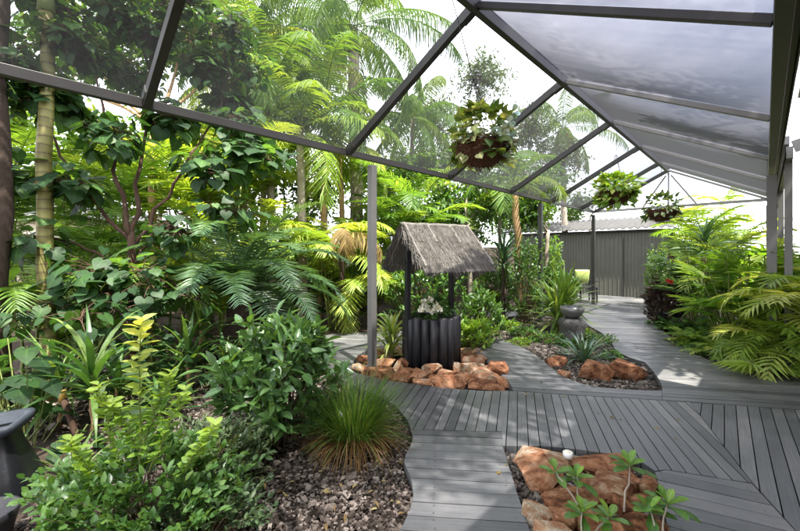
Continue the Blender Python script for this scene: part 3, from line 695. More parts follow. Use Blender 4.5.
def thatch_slope(sg):
    mb = MB(); run, dropz = .52, .56
    dn = (wr * sg * run - Vector((0, 0, dropz))); Ls = dn.length; dn.normalize(); nn = wd.cross(dn) * -sg
    if nn.z < 0: nn = -nn
    Lr = (RB - RA).length
    mb.box((RA + RB) / 2 + dn * (Ls * .48) - nn * .02, (Lr - .03, Ls * .93, .045), (wd, dn, nn), .3)
    n = 9000; lay = N.randint(0, 3, n)
    s0 = N.uniform(-.02, Lr + .02, n); q0 = np.where(lay == 0, N.uniform(0, .35, n), np.where(lay == 1, N.uniform(.2, .62, n), N.uniform(.5, .86, n))) * Ls
    ln = np.minimum(N.uniform(.16, .30, n), Ls * 1.05 - q0)
    hgt = .008 + .022 * (lay == 0) + .012 * (lay == 1) + N.uniform(0, .018, n)
    base = np.array(RA)[None] + s0[:, None] * np.array(wd) + q0[:, None] * np.array(dn) + hgt[:, None] * np.array(nn)
    d = np.array(dn)[None] + N.normal(0, .07, (n, 1)) * np.array(wd) + N.normal(-.03, .035, (n, 1)) * np.array(nn)
    ST = (np.array([(0, -.5, 0), (0, .5, 0), (1, .25, -.03), (1, -.25, -.03)]), np.array([[0, 3, 2, 1]]))
    leaves(mb, base, d, np.array(nn)[None] + N.normal(0, .25, (n, 3)), ln, N.uniform(.004, .009, n), ST, np.clip(.45 + .25 * N.normal(0, .8, n) + .08 * (lay - 1), 0, 1))
    # fringe under the eave and at the gable ends
    n = 900; s1 = N.uniform(-.03, Lr + .03, n); q1 = N.uniform(.1, .9, n) * Ls     # loose straws
    base = np.array(RA)[None] + s1[:, None] * np.array(wd) + q1[:, None] * np.array(dn) + N.uniform(.02, .045, (n, 1)) * np.array(nn)
    leaves(mb, base, np.array(dn)[None] + N.normal(0, .28, (n, 1)) * np.array(wd) + N.normal(.05, .1, (n, 1)) * np.array(nn), np.array(nn)[None] + N.normal(0, .5, (n, 3)), N.uniform(.08, .2, n), .005, ST, N.uniform(.3, 1, n))
    n = 420; s1 = np.where(N.rand(n) < .5, N.uniform(-.05, .02, n), Lr + N.uniform(-.02, .05, n)); q1 = N.uniform(0, .85, n) * Ls
    base = np.array(RA)[None] + s1[:, None] * np.array(wd) + q1[:, None] * np.array(dn) + N.uniform(-.03, .03, (n, 1)) * np.array(nn)
    leaves(mb, base, np.array(dn)[None] + N.normal(0, .25, (n, 3)), np.array(nn)[None] + N.normal(0, .4, (n, 3)), N.uniform(.1, .22, n), .007, ST, N.uniform(.1, .8, n))
    n = 2200; s1 = N.uniform(0, Lr, n)
    base = np.array(RA)[None] + s1[:, None] * np.array(wd) + np.array(dn) * (Ls * .84) - N.uniform(0, .05, (n, 1)) * np.array(nn)
    leaves(mb, base, np.array(dn)[None] + N.normal(0, .1, (n, 3)), np.array(nn)[None] + N.normal(0, .4, (n, 3)), N.uniform(.07, .16, n) * (1 + .2 * np.sin(s1 * 17)), .008, ST, N.uniform(.1, .8, n))
    mb.build('thatch', M['thatch'], well)
thatch_slope(1); thatch_slope(-1)
rc = MB()
rc.tube(curve(RA - wd * .02 + Vector((0, 0, .015)), RB + wd * .02 + Vector((0, 0, .015)), 14, 0, .006), .03, 8, .7)
rc.build('ridge_roll', M['thatch'], well, True)
dnv = wr * .52 - Vector((0, 0, .56))
for fr in (.42,):
    p0 = RA + dnv * fr; p1 = RB + dnv * fr; nrmv = Vector((wr.x * .73, wr.y * .73, .68))
    MB().tube(curve(p0 + nrmv * .035, p1 + nrmv * .035, 10, 0, .004), .007, 5, .2).build('thatch_binding', M['barkdark'], well)
for q in (0.0, .34, .70, 1.0):
    p0 = RA + (RB - RA) * q + Vector((0, 0, .02)); p1 = p0 + dnv * (.97 if q in (0., 1.) else .45)
    MB().tube(curve(p0 + nrmv * .03, p1 + nrmv * .035, 9, 0, .006), .012, 5, .9).build('thatch_binding', M['thatch'], well)

# ------------------------------------------------------------------ rocks
def rock(label, c, size, rz, m='rock', seed=0, group=None, tilt=0.0, name='rock'):
    rr = random.Random(seed); bm = bmesh.new()
    for i in range(16):
        v = Vector((rr.gauss(0, 1), rr.gauss(0, 1), rr.gauss(0, 1))).normalized()
        v *= (.7 + .3 / max(abs(v.x), abs(v.y), abs(v.z))) * rr.uniform(.9, 1.06)
        v.z = max(-.75, min(.72 + rr.uniform(-.06, .06), v.z * 1.25))
        bm.verts.new(v)
    h = bmesh.ops.convex_hull(bm, input=bm.verts[:])
    bmesh.ops.delete(bm, geom=[g for g in h['geom_interior'] if isinstance(g, bmesh.types.BMVert)], context='VERTS')
    bmesh.ops.bevel(bm, geom=bm.edges[:], offset=.028, segments=1, affect='EDGES', profile=.5, clamp_overlap=True)
    bmesh.ops.triangulate(bm, faces=bm.faces[:])
    bmesh.ops.subdivide_edges(bm, edges=bm.edges[:], cuts=3, use_grid_fill=True)
    for v in bm.verts:
        q = v.co * 2.1 + Vector((seed * 3.1, 0, 0))
        v.co *= 1 + .05 * mnoise.noise(q) + .035 * mnoise.noise(q * 3.3) + .03 * abs(mnoise.noise(q * 7)) + .02 * mnoise.noise(q * 19)
        v.co = Vector((v.co.x * size[0] / 2, v.co.y * size[1] / 2, v.co.z * size[2] / 2))
    me = bpy.data.meshes.new(name); bm.to_mesh(me); bm.free()
    at = me.attributes.new('rnd', 'FLOAT', 'POINT'); at.data.foreach_set('value', np.full(len(me.vertices), rr.random(), np.float32))
    me.materials.append(M[m])
    o = bpy.data.objects.new(name, me); COL.objects.link(o)
    o.location = c; o.rotation_euler = (tilt, tilt * .6, rz)
    return tag(o, label, 'rock', group)
# ring round the well: (x, y, width px, height px, material)
WELLROCKS = [(362, 372, 20, 12, 'palerock'), (373, 377, 24, 13, 'rock'), (388, 379.5, 24, 14, 'rock'), (404, 378, 26, 14, 'rock'), (419, 380, 20, 15, 'rock'), (434, 376, 24, 18, 'palerock'), (448, 379, 22, 14, 'rock'),
 (462, 381, 34, 10, 'rock'), (472, 375, 30, 18, 'palerock'), (488, 380, 34, 14, 'rock'), (495, 374, 26, 16, 'rock'), (478, 368, 30, 17, 'palerock'), (462, 371, 18, 13, 'palerock'), (447, 384, 36, 9, 'rock'), (484, 387, 40, 8, 'rock'), (424, 386, 22, 8, 'rock'),
 (384, 367, 26, 12, 'rock'), (395, 370, 18, 13, 'palerock'), (404, 368, 14, 13, 'rock'), (365, 363, 18, 11, 'rock'), (378, 358, 22, 12, 'rock'), (392, 354, 22, 14, 'rock'), (387, 362, 14, 10, 'palerock'), (463, 361, 26, 12, 'rock'), (470, 354, 22, 9, 'palerock'), (476, 362, 22, 9, 'rock'), (490, 371, 20, 9, 'palerock'),
 (452, 351, 18, 10, 'rock'), (502, 383, 20, 9, 'rock')]
for i, (x, y, pw, ph, m) in enumerate(WELLROCKS):
    p = G(x, y, -.03); k = p.y / FPX
    rock('pale streaked rock among the orange rocks round the well' if m == 'palerock' else 'rough orange rock in the low ring around the well', p + Vector((0, 0, ph * k * .22)), (pw * k * 1.12, pw * k * .8, ph * k * 1.25), R.uniform(-.5, .5), m, 100 + i, 'pale rocks round the well' if m == 'palerock' else 'orange rocks round the well', R.uniform(-.15, .15))
for i, (x, y, pw, ph, m, lb) in enumerate([(598, 371, 38, 24, 'rock', 'dark rusty rock in front of the strap leaf plant'), (626, 371, 42, 23, 'rock', 'largest smooth orange rock at the bed tip'), (565, 376, 15, 10, 'rock', 'small square orange rock on the gravel bed edge'), (558, 363, 24, 12, 'rock', 'flat orange rock left of the strap leaf plant'), (648, 378, 14, 7, 'greystone', 'small grey stone by the tip of the gravel bed')]):
    p = G(x, y + ph * .30, -.04); k = p.y / FPX
    rock(lb, p + Vector((0, .04, ph * k * .3)), (pw * k, pw * k * .75, ph * k * 1.1), (.2, -.35, 0, .1, .3)[i], m, 207 + i)
FR = [(590, 481, 24, 20, 'palerock', 'small pale stone wedged beside the deck light boulders'), (622, 503, 26, 24, 'rock', 'small red stone at the foot of the tallest seedling'), (560, 520, 26, 22, 'rock', 'small orange stone filling the gap left of front seedling'), (526, 463, 24, 18, 'rock', 'small orange stone in the sharp corner of front bed'), (647, 485, 22, 20, 'palerock', 'small pale stone against the right deck edge'), (539, 472, 52, 48, 'rock', 'broad orange boulder at the left corner of front bed'), (572, 498, 58, 56, 'rock', 'large rust red boulder in the middle of front bed'), (538, 511, 34, 50, 'palerock', 'pale lichen patched boulder at left edge of front bed'), (608, 486, 60, 44, 'palerock', 'cream streaked boulder behind the front seedlings'),
      (640, 500, 40, 44, 'rock', 'orange boulder at right edge of front bed'), (600, 462, 54, 26, 'rock', 'dull red boulder along the back deck edge'), (602, 522, 60, 44, 'rock', 'dark orange boulder between the front seedlings'), (645, 530, 50, 40, 'rock', 'rusty boulder at the lower right of front bed'), (572, 548, 52, 50, 'rock', 'orange boulder cut by the bottom of view'), (553, 538, 36, 40, 'palerock', 'pale mottled boulder at the bottom left of front bed'), (632, 476, 34, 26, 'rock', 'small red rock at the right back of front bed'), (543, 459, 50, 20, 'palerock', 'flat tan rock along the front bed corner')]
for i, (x, y, pw, ph, m, lb) in enumerate(FR):
    p = G(x, y, 0); k = p.y / FPX
    rock(lb, p + Vector((0, 0, -.03 + .015 * (i % 3))), (pw * k * 1.16, pw * k * 1.02, .145), R.uniform(-.4, .4), m, 300 + i, None, R.uniform(-.16, .16))
bt = thing('deck_light', 'small round white light on the front rocks', 'light', G(568, 455, .05))
p = G(568, 453, .06)
MB().lathe([(0, -.03), (.03, -.03), (.034, .003), (.026, .010), (.022, .007)], 24, p).build('housing', M['white'], bt, True)
MB().lathe([(.022, .007), (.015, .013), (0, .015)], 24, p).build('lens', M['cream'], bt, True)

# ------------------------------------------------------------------ hanging baskets
def ball_leaves(mb, c, r, n, ll, lw, T, up=.3, trail=0, squash=.75):
    d = rand_dirs(n, up); pos = np.array(c) + d * (r * (.55 + .45 * N.rand(n)))[:, None] * [1, 1, squash]
    leaves(mb, pos, d + rand_dirs(n) * .6 + [0, 0, -.3 * trail], np.array([0, 0, 1.0]) + d * .5 + N.normal(0, .3, (n, 3)), ll * N.uniform(.6, 1.2, n), lw * N.uniform(.7, 1.1, n), T)
def basket(label, c, r, mat, n, ll, lw, hang_to, T=OVAT, flowers=None, trail=0, top=.16, bowl='coir', wide=1.15, squash=.75):
    c = Vector(c); t = thing('hanging_basket', label, 'hanging basket', c)
    b = MB(); prof = [(0, -r * .82), (r * .45, -r * .74), (r * .8, -r * .42), (r * .98, -r * .05), (r, r * .06), (r * .9, r * .05), (r * .8, -.01), (0, 0)]
    b.lathe(prof, 26, c); o = b.build('basket', M[bowl], t, True)
    fz = MB(); k = 1300; d = rand_dirs(k, -.5); d[:, 2] = -abs(d[:, 2]) * .9 + .1
    ST = (np.array([(0, -.5, 0), (0, .5, 0), (1, .25, -.1), (1, -.25, -.1)]), np.array([[0, 3, 2, 1]]))
    leaves(fz, np.array(c) + d * r * [1, 1, .82] * .97, np.cross(d, [0, 0, 1.0]) + d * .25 + N.normal(0, .45, (k, 3)), d, .09 * r / .2, .006 * r / .2, ST)
    fz.build('coir_fibre', M[bowl], o)
    f = MB(); ball_leaves(f, c + Vector((0, 0, top)), r * wide, n, ll, lw, T if wide > 1.2 else OVAT, .5, 0, squash)
    k = int(n * (.35 + trail)); az = N.rand(k) * 2 * PI
    e = np.stack([np.cos(az) * r * 1.08, np.sin(az) * r * 1.08, N.uniform(-.12 - trail, .1, k)], -1)
    leaves(f, np.array(c) + e, e * [1, 1, .1] + N.normal(0, .12, (k, 3)) + [0, 0, -.1], np.array([0, 0, 1.0]) + e * 2 + N.normal(0, .3, (k, 3)), ll * N.uniform(.6, 1.2, k), lw, T)
    f.build('foliage', M[mat], t, True)
    if flowers:
        fm, pts = flowers
        for px, py, D, s in pts:
            cc = np.array(P(px, py, D)); k = 14; d = rand_dirs(k, .2)
            q = MB(); leaves(q, np.repeat([cc], k, 0) + d * s * .2, d, rand_dirs(k), s, s * .8, PETAL); q.build('flower', M[fm], t, True)
    h = MB(); hp = Vector(hang_to)
    kn = c + Vector((0, 0, r * 2.6)); kn.x += (hp.x - c.x) * .3; kn.y += (hp.y - c.y) * .3
    for i in range(3):
        a = i * 2.094 + .4; h.tube([c + Vector((math.cos(a) * r * .97, math.sin(a) * r * .97, r * .05)), kn], .0035, 5)
    h.tube([kn, hp], .0035, 5); h.tube([kn + Vector((.03 * math.sin(q), 0, -.03 + .03 * math.cos(q))) for q in np.linspace(-2.4, 2.4, 9)], .004, 5)
    ri = MB(); ri.tube([c + Vector((math.cos(q) * r * 1.0, math.sin(q) * r * 1.0, r * .06)) for q in np.linspace(0, 2 * PI, 33)], .006, 6); ri.build('wire_rim', M['black'], t, True); h.build('hanger', M['black'], t)
    return t
b1 = P(483, 146, 2.9)
def ridge_at(D, l=LM): return PT((D + l * AX.x) / AX.y, l, ZR - .05)
basket('large fibre basket of variegated ivy with pale blue flowers', b1, .2, 'variegated', 230, .08, .065, ridge_at(2.9), T=HEART,
       top=.13, flowers=('petalblue', [(513, 112, 2.85, .05), (509, 122, 2.8, .045), (503, 130, 2.78, .045), (511, 131, 2.8, .04), (500, 138, 2.75, .035), (482, 134, 2.72, .035), (494, 131, 2.74, .03), (508, 143, 2.78, .03)]))
b2 = P(616, 193, 6.17)
basket('hanging basket overflowing with bright heart leaf trailing plant', b2, .24, 'lime', 210, .12, .09, ridge_at(6.17), trail=.08, top=.10, T=HEART, wide=1.55, squash=.55)
b3 = P(662, 211, 8.8)
basket('small dark hanging basket with sparse plant before the shed', b3, .30, 'greygreen', 120, .16, .10, ridge_at(8.8), trail=.05, top=.15)

# ------------------------------------------------------------------ shed, chair, pots
sb1 = P(663, 300, 11.7); sb1.z = 0; sb0 = sb1 - PX * 5.2
sd = (sb1 - sb0); SL = sd.length; sd.normalize(); sn = Vector((sd.y, -sd.x, 0))
shed = thing('garden_shed', 'grey ribbed steel garden shed with wavy roof edge', 'shed', (sb0 + sb1) / 2)
Zs = Vector((0, 0, 1)); SH = 2.22
def sheetwall(p0, d, n_, L, H, pitch=.095):
    mb = MB(); k = int(L / pitch)
    xs = []
    for i in range(k + 1):
        x = i * L / k; xs += [(x - .010, 0), (x - .004, .014), (x + .004, .014), (x + .010, 0)]
    v = [p0 + d * min(max(x, 0), L) + n_ * y + Zs * z for z in (-.1, H) for x, y in xs]; m_ = len(xs)
    mb.add([tuple(q) for q in v], np.array([(i, i + 1, m_ + i + 1, m_ + i) for i in range(m_ - 1)])); return mb
sheetwall(sb0, sd, sn, SL, SH).build('front_wall', M['shed'], shed)
sheetwall(sb1, -sn, sd, 2.1, SH).build('side_wall', M['shedgreen'], shed)
MB().beam(sb1 + sn * .012 + Zs * -.1, sb1 + sn * .012 + Zs * SH, .07, .07, tuple(sn)).build('corner_trim', M['shedgreen'], shed)
dr0 = sb0 + sd * 3.15
dm = sheetwall(dr0 + sn * .03, sd, sn, .95, 1.95, .12); dd = dm.build('door', M['shed'], shed)
for q in (0, .95): MB().beam(dr0 + sd * q + sn * .035 + Zs * 0, dr0 + sd * q + sn * .035 + Zs * 1.96, .03, .03, tuple(sn)).build('door_stile', M['frame'], dd)
MB().box(dr0 + sd * .1 + sn * .075 + Zs * 1.0, (.03, .03, .14), (sd, sn, Zs)).build('handle', M['black'], dd)
rf = MB(); nx = 190; ny = 6; v = []
for j in range(ny):
    for i in range(nx):
        x = -.25 + (SL + .5) * i / (nx - 1); y = -.22 + 2.4 * j / (ny - 1)
        v.append(tuple(sb0 + sd * x - sn * y + Zs * (SH + .045 + .22 * (y + .22) + .032 * math.sin(x * 2 * PI / .21))))
rf.add(v, np.array([(j * nx + i, j * nx + i + 1, (j + 1) * nx + i + 1, (j + 1) * nx + i) for j in range(ny - 1) for i in range(nx - 1)]))
ro = rf.build('roof', M['shedroof'], shed, True)
sm = ro.modifiers.new('thick', 'SOLIDIFY'); sm.thickness = .02
MB().beam(sb0 - sd * .2 + sn * .10 + Zs * (SH - .03), sb1 + sd * .2 + sn * .10 + Zs * (SH - .03), .03, .05).build('eave_batten', M['black'], shed)

cp = P(585, 303, 11.2); cp.z = 0
ch = thing('garden_chair', 'dark garden chair with lime green cushion by the shed', 'chair', cp)
for dx in (-.24, .24):
    for dy in (-.22, .22):
        MB().beam(cp + Vector((dx, dy, 0)), cp + Vector((dx, dy, .44 if dy < 0 else .92)), .035, .035, (0, 1, 0)).build('leg', M['black'], ch)
    MB().beam(cp + Vector((dx, -.26, .62)), cp + Vector((dx, .24, .62)), .045, .03).build('armrest', M['black'], ch)
MB().box(cp + Vector((0, 0, .43)), (.5, .5, .04)).build('seat', M['black'], ch, bevel=.01)
M['limecloth'] = surf('lime_cloth', [(.38, .48, .12), (.45, .56, .16), (.52, .62, .22)], 6, .9, .2)
MB().box(cp + Vector((-.03, .15, .74)), (.44, .10, .42), (Vector((1, 0, 0)), Vector((0, .97, .24)), Vector((0, -.24, .97)))).build('cushion', M['limecloth'], ch, True, bevel=.04)

sp = B(572, 6.45, -.05)
ped = tag(MB().lathe([(q_ * .86, z_) for q_, z_ in [(0, 0), (.2, 0), (.22, .06), (.2, .13), (.2, .2), (.22, .27), (.215, .34), (.17, .38), (0, .385)]], 22, sp, sq=1).build('stone_pedestal', M['greystone'], None, True), 'rough grey stone pedestal under the round bowl', 'pedestal')
bw = thing('garden_bowl', 'shiny grey round bowl on the stone pedestal', 'bowl', sp + Vector((0, 0, .38)))
M['glaze'] = surf('grey_glaze', [(.05, .05, .048), (.11, .11, .105), (.2, .195, .19)], 4, .2, .05, spec=.6)
MB().lathe([(0, .385), (.08, .385), (.15, .43), (.195, .51), (.195, .58), (.183, .58), (.18, .52), (.1, .47), (0, .46)], 30, sp).build('bowl', M['glaze'], bw, True)
MB().lathe([(0, .535), (.183, .535)], 24, sp).build('water', M['black'], bw)

up_ = P(8, 489, 2.36); up_.z = -.06
M['darkpot'] = surf('dark_glazed_pot', [(.005, .005, .006), (.009, .010, .012), (.018, .019, .023)], 4, .28, .1, spec=.4)
M['skytint'] = surf('sky_tinted_rim', [(.014, .017, .023), (.03, .036, .046), (.07, .08, .095)], 7, .6, .2, spec=.25)  # blue of the reflected sky put into the rim colour
ur = thing('garden_urn', 'square black urn with wide rim tinted blue like reflected sky', 'urn', up_)
prof = [(0, 0), (.185, 0), (.195, .05), (.17, .14), (.125, .30), (.105, .40), (.11, .415)]
o = MB().lathe([(r_ * .78, z_) for r_, z_ in prof], 40, up_, sq=1).build('body', M['darkpot'], ur, True)
o2 = MB().lathe([(.10, .405), (.14, .415), (.155, .455), (.148, .47), (.115, .465), (.085, .40), (0, .39)], 40, up_, sq=1).build('rim', M['skytint'], ur, True)
ur.rotation_euler = (.06, -.10, .35)
pt = P(-14, 520, 1.9); pt.z = -.06
po = thing('flower_pot', 'low round black pot at the left corner of view', 'pot', pt)
MB().lathe([(0, 0), (.08, 0), (.12, .16), (.13, .2), (.118, .2), (.1, .15), (0, .14)], 26, pt).build('pot_body', M['black'], po, True)
sg_ = G(205, 380, -.03)
tag(MB().beam(sg_ + Vector((-.25, .05, 0)), sg_ + Vector((.28, -.03, .02)), .09, .08).build('timber_offcut', M['barkpale'], None, bevel=.008), 'weathered grey timber offcut lying on the left mulch', 'timber')

# ------------------------------------------------------------------ fences and houses
def fence(name, label, p0, p1, H, pitch=.11):
    t = thing(name, label, 'fence', p0); p0 = Vector(p0); p1 = Vector(p1); d = p1 - p0; L = d.length; d.normalize(); n_ = Vector((d.y, -d.x, 0))
    mb = MB(); k = int(L / pitch)
    for i in range(k): mb.box(p0 + d * (i + .5) * pitch + Zs * (H / 2 - .1) + n_ * (.006 * (i % 2)), (pitch - .004, .018, H + R.uniform(-.01, .01)), (d, n_, Zs), R.random())
    mb.build('palings', M['fence'], t)
    for z in (.4, 1.4): MB().beam(p0 + Zs * z - n_ * .035, p1 + Zs * z - n_ * .035, .04, .09).build('rail', M['fence'], t)
fence('paling_fence', 'dark brown paling fence behind the left garden', (-9.5, 5.2, 0), (-6.2, 9.6, 0), 1.75)
fence('paling_fence', 'dark brown paling fence across the back of the garden', (-6.2, 9.7, 0), (4.3, 13.4, 0), 1.75)
fence('paling_fence', 'dark paling fence running back beside the shed', (8.6, 12.2, 0), (12.0, 13.5, 0), 1.75)

nb = thing('neighbour_house', 'cream neighbouring house with pale roof over the left fence', 'house', (-13, 12, 0))
wl = MB().box((-13.2, 12.6, 1.15), (7.4, 5, 2.5)).build('wall', M['cream'], nb)
rfm = MB(); rfm.add([(-17.6, 9.7, 2.45), (-8.9, 9.7, 2.45), (-8.9, 15.6, 2.45), (-17.6, 15.6, 2.45), (-15, 12.6, 3.9), (-11.5, 12.6, 3.9)], [np.array([(0, 1, 5, 4), (2, 3, 4, 5)]), np.array([(1, 2, 5), (3, 0, 4)])])
rfm.build('roof', M['shedroof'], nb)
MB().beam((-17.6, 9.72, 2.38), (-8.9, 9.72, 2.38), .03, .16).build('fascia', M['white'], nb)

hs = thing('house', 'cream house with grey gutter at the right edge', 'house', (7, 4, 0))
MB().box(PT(6.0, 3.35, 1.45), (16, .12, 3.1), (AX, PX, Zs)).build('wall', M['cream'], hs)
MB().beam(PT(-2.2, .98, 3.02), PT(13.9, .98, 3.02), .03, .62).build('fascia', M['cream'], hs)
MB().box(PT(1.35, .585, 3.06), (6.9, .76, .50), (AX, PX, Zs)).build('eave_box', M['cream'], hs)
eg = MB(); eg.beam(PT(-2.2, .87, 3.23), PT(13.9, .87, 3.23), .11, .012); eg.beam(PT(-2.2, .815, 3.285), PT(13.9, .815, 3.285), .012, .11)
eg.build('gutter', M['framelight'], hs)
MB().add([tuple(PT(-2.2, .84, 3.34)), tuple(PT(13.9, .84, 3.34)), tuple(PT(13.9, 5.2, 4.9)), tuple(PT(-2.2, 5.2, 4.9))], np.array([[0, 1, 2, 3]])) if False else None
rr_ = MB(); rr_.add([tuple(PT(-2.2, .84, 3.33)), tuple(PT(13.9, .84, 3.33)), tuple(PT(13.9, 5.2, 4.7)), tuple(PT(-2.2, 5.2, 4.7))], np.array([[0, 1, 2, 3]]))
ro2 = rr_.build('roof', M['shedroof'], hs); q = ro2.modifiers.new('thick', 'SOLIDIFY'); q.thickness = .03
MB().box(PT(6.0, 2.15, 2.74), (16, 2.3, .03), (AX, PX, Zs)).build('soffit', M['white'], hs)
vp_ = P(788.5, 300, 4.75); vp_.z = 1.27
for k_ in range(3): MB().box(vp_ + AX * 3.1 * k_, (.075, .075, 2.7), (AX, PX, Zs)).build('verandah_post', M['framelight'], hs, bevel=.004)
v0 = vp_ - AX * .35; v0.z = 2.66
MB().beam(v0, v0 + AX * 7.5, .06, .14).build('verandah_beam', M['framelight'], hs)
MB().beam(v0 + Zs * .15 - PX * .06, v0 + AX * 7.5 + Zs * .15 - PX * .06, .12, .10).build('verandah_gutter', M['framelight'], hs)
MB().beam(v0 + PX * .03 + Zs * .06, v0 + PX * 1.6 + Zs * .5, .05, .14).build('verandah_end_beam', M['framelight'], hs)
gl = surf('window_glass', [(.01, .012, .012), (.02, .022, .022), (.03, .034, .034)], 1, .08, 0, spec=.6)
for k_ in (3.2, 6.3, 9.4):
    fr_ = MB()
    for z in (.95, 2.15): fr_.beam(PT(k_, 3.27, z), PT(k_ + 1.6, 3.27, z), .05, .06)
    for q in (0, .8, 1.6): fr_.beam(PT(k_ + q, 3.272, .95), PT(k_ + q, 3.272, 2.15), .05, .05, tuple(PX))
    w_ = fr_.build('window', M['framelight'], hs)
    MB().box(PT(k_ + .8, 3.283, 1.55), (1.6, .01, 1.2), (AX, PX, Zs)).build('pane', gl, w_)

# ------------------------------------------------------------------ plants
N = np.random.RandomState(77)

# the big heart-leaved tree on the left
def heart_tree():
    base = B(131, 4.25); t = thing('heart_leaf_tree', 'large heart leaved tree with red brown trunk beside left path', 'tree', base)
    tk = MB(); lf = MB(); top = np.array(P(131, 232, 4.25))
    tk.tube(curve(base, top, 8, 0, .012), np.linspace(.08, .036, 8), 10, .5)
    tips = [(10, 50, 3.6, 1.2), (55, 105, 4.0, 1), (95, 60, 4.3, 1.5), (150, 25, 4.4, 1.6), (200, 60, 4.6, 1.6), (235, 20, 4.7, 1.4), (268, 160, 4.6, 1.1), (222, 175, 4.4, .9), (60, 195, 3.9, .8), (180, 235, 4.2, .8), (85, 275, 3.8, .8), (28, 245, 3.7, .7), (150, 285, 3.8, .7), (20, 320, 3.5, .7), (80, 320, 3.5, .6),
            (232, 105, 5, 1.4), (110, 5, 4.2, 1.6), (30, 0, 4, 1.5), (60, 30, 3.7, 1.4), (190, 0, 4.6, 1.3), (170, 120, 4.5, .9), (115, 140, 4.0, .8), (-30, 90, 3.6, 1.2), (-20, 180, 3.7, .8), (255, 70, 5.2, 1.2), (130, 85, 4.8, 1.2), (245, 215, 4.5, .6), (118, 310, 3.7, .7), (195, 300, 4.1, .5), (100, -60, 4.3, 1.5), (200, -60, 4.6, 1.3), (20, -60, 4, 1.4), (250, 130, 4.7, .8)]
    limbs = []
    for x, y, D, r0, dz in [(35, 110, 3.8, .024, .1), (95, 70, 4.1, .033, .05), (150, 70, 4.6, .03, .12), (222, 100, 4.7, .024, .2), (180, 215, 4.25, .02, .45), (62, 240, 3.9, .02, .6)]:
        c_ = curve(top - [0, 0, dz], P(x, y, D), 12, -.08 if y < 150 else .1, .025); limbs.append(c_)
        tk.tube(c_, np.linspace(r0, .009, 12), 7, .5)
    allp = np.concatenate([c_[2:] for c_ in limbs])
    for x, y, D, dn in tips:
        e = np.array(P(x, y, D)); cost = np.linalg.norm(allp - e, axis=1) + .9 * np.maximum(0, allp[:, 2] - e[2])
        pts = curve(allp[np.argmin(cost)], e, 8, .08, .035)
        tk.tube(pts, np.linspace(.013, .005, 8), 5, .5)
        n = int((115 if y > 90 else 90) * dn * (.6 if y > 225 else 1)); k = N.uniform(.5, 1.05, n)
        pos = np.stack([np.interp(k, np.linspace(0, 1, 8), pts[:, i]) for i in range(3)], -1)
        d = rand_dirs(n); d[:, 2] = d[:, 2] * .5 + .05
        pl = N.uniform(.1, .32, n)
        end = pos + nrm(d) * pl[:, None]
        for i in range(n): tk.tube([pos[i], (pos[i] + end[i]) / 2 + [0, 0, .02], end[i]], .0035, 3, .5, False)
        ld = nrm(d * .8 + [0, 0, -.45] + N.normal(0, .25, (n, 3)))
        L = N.uniform(.07, .175, n) * (1.0 if y > 90 else .72)
        leaves(lf, end, ld, np.array([0, 0, 1.0]) + d * .5 + N.normal(0, .3, (n, 3)), L, L * 1.08, HEART, np.clip(N.normal(.45, .25, n), 0, 1))
    tk.build('trunk', M['barkbrown'], t, True); lf.build('crown', M['heart'], t, True)
heart_tree()

# trunks and palms, left
palm('ringed_palm', 'palm with slim ringed yellow green trunk at far left', B(47, 3.75), P(46, 10, 3.75), .07, 9, 1.9, 'palm', 'ring', nl=30, ll=.5, lw=.045, el=(.3, 1.3), shaft=.5)
palm('dark_palm', 'palm with thick dark brown trunk at the left edge', B(-3, 3.5), P(-7, -130, 3.5), .10, 9, 1.8, 'palmdark', 'barkdark', nl=30, ll=.5, lw=.045, el=(.3, 1.3))
btree('slender_tree', 'slender pale twin trunk tree behind the heart leaved tree', B(152, 6.3), P(155, 120, 6.3), .075, [(P(120, 60, 6.6), 1.0, 1), (P(190, 40, 6.8), 1.0, 1), (P(60, 40, 6.4), .9, .9), (P(150, 0, 6.6), 1.1, 1), (P(20, 70, 6.3), .9, .8), (P(235, 60, 7.2), .8, .7)], 'tree', 'barktan', .13, .075, OVAT, 150, 7)
for px, D, pt, r, mat, bark, nf, L, lb in [
    (303, 7.5, (300, 130), .085, 'palmyel', 'barkpale', 13, 1.9, 'pale trunk palm left of the pair behind the cycad'),
    (320, 8.2, (326, 118), .07, 'palm', 'barktan', 12, 1.9, 'thin tan trunk palm between cycad and post'),
    (275, 7.9, (268, 95), .08, 'palm', 'barkpale', 13, 2.0, 'pale trunk palm rising behind the green thicket'),
    (246, 8.6, (240, 75), .08, 'palmyel', 'barktan', 13, 2.1, 'yellowish palm farthest left in the background palms'),
    (345, 8.8, (340, 150), .07, 'palmyel', 'barktan', 12, 1.7, 'short yellow palm just left of the front post')]:
    palm('feather_palm', lb, B(px, D), P(*pt, D), r, nf, L, mat, bark, nl=36, ll=.5, lw=.032, droop=.25, tmpl=LEAFLETD, el=(-.4, 1.3), bend=(1.0, 2.0), group='feather palms behind the garden')
palm('queen_palm', 'tall queen palm with long drooping fronds above the roof', B(358, 9.6), P(354, 52, 9.6), .17, 20, 3.5, 'palm', 'barkpale', nl=54, ll=.62, lw=.03, droop=.75, tmpl=LEAFLETD, el=(-.5, 1.35), bend=(1.2, 2.1), vee=.05, shaft=.6, rb=.45)
palm('queen_palm', 'queen palm showing over the roof beyond the hanging basket', B(566, 15), P(562, 128, 15), .12, 15, 2.6, 'palm', 'barkpale', nl=44, ll=.5, lw=.03, droop=.7, tmpl=LEAFLETD, el=(-.3, 1.35), bend=(1.1, 2.0), vee=.05, dry=2)
palm('tan_palm', 'palm with orange tan trunk right of the well', B(523, 8.6), P(514, 183, 8.6), .085, 11, 1.5, 'palm', 'barktan', nl=32, ll=.42, lw=.03, droop=.3, el=(-.3, 1.3))
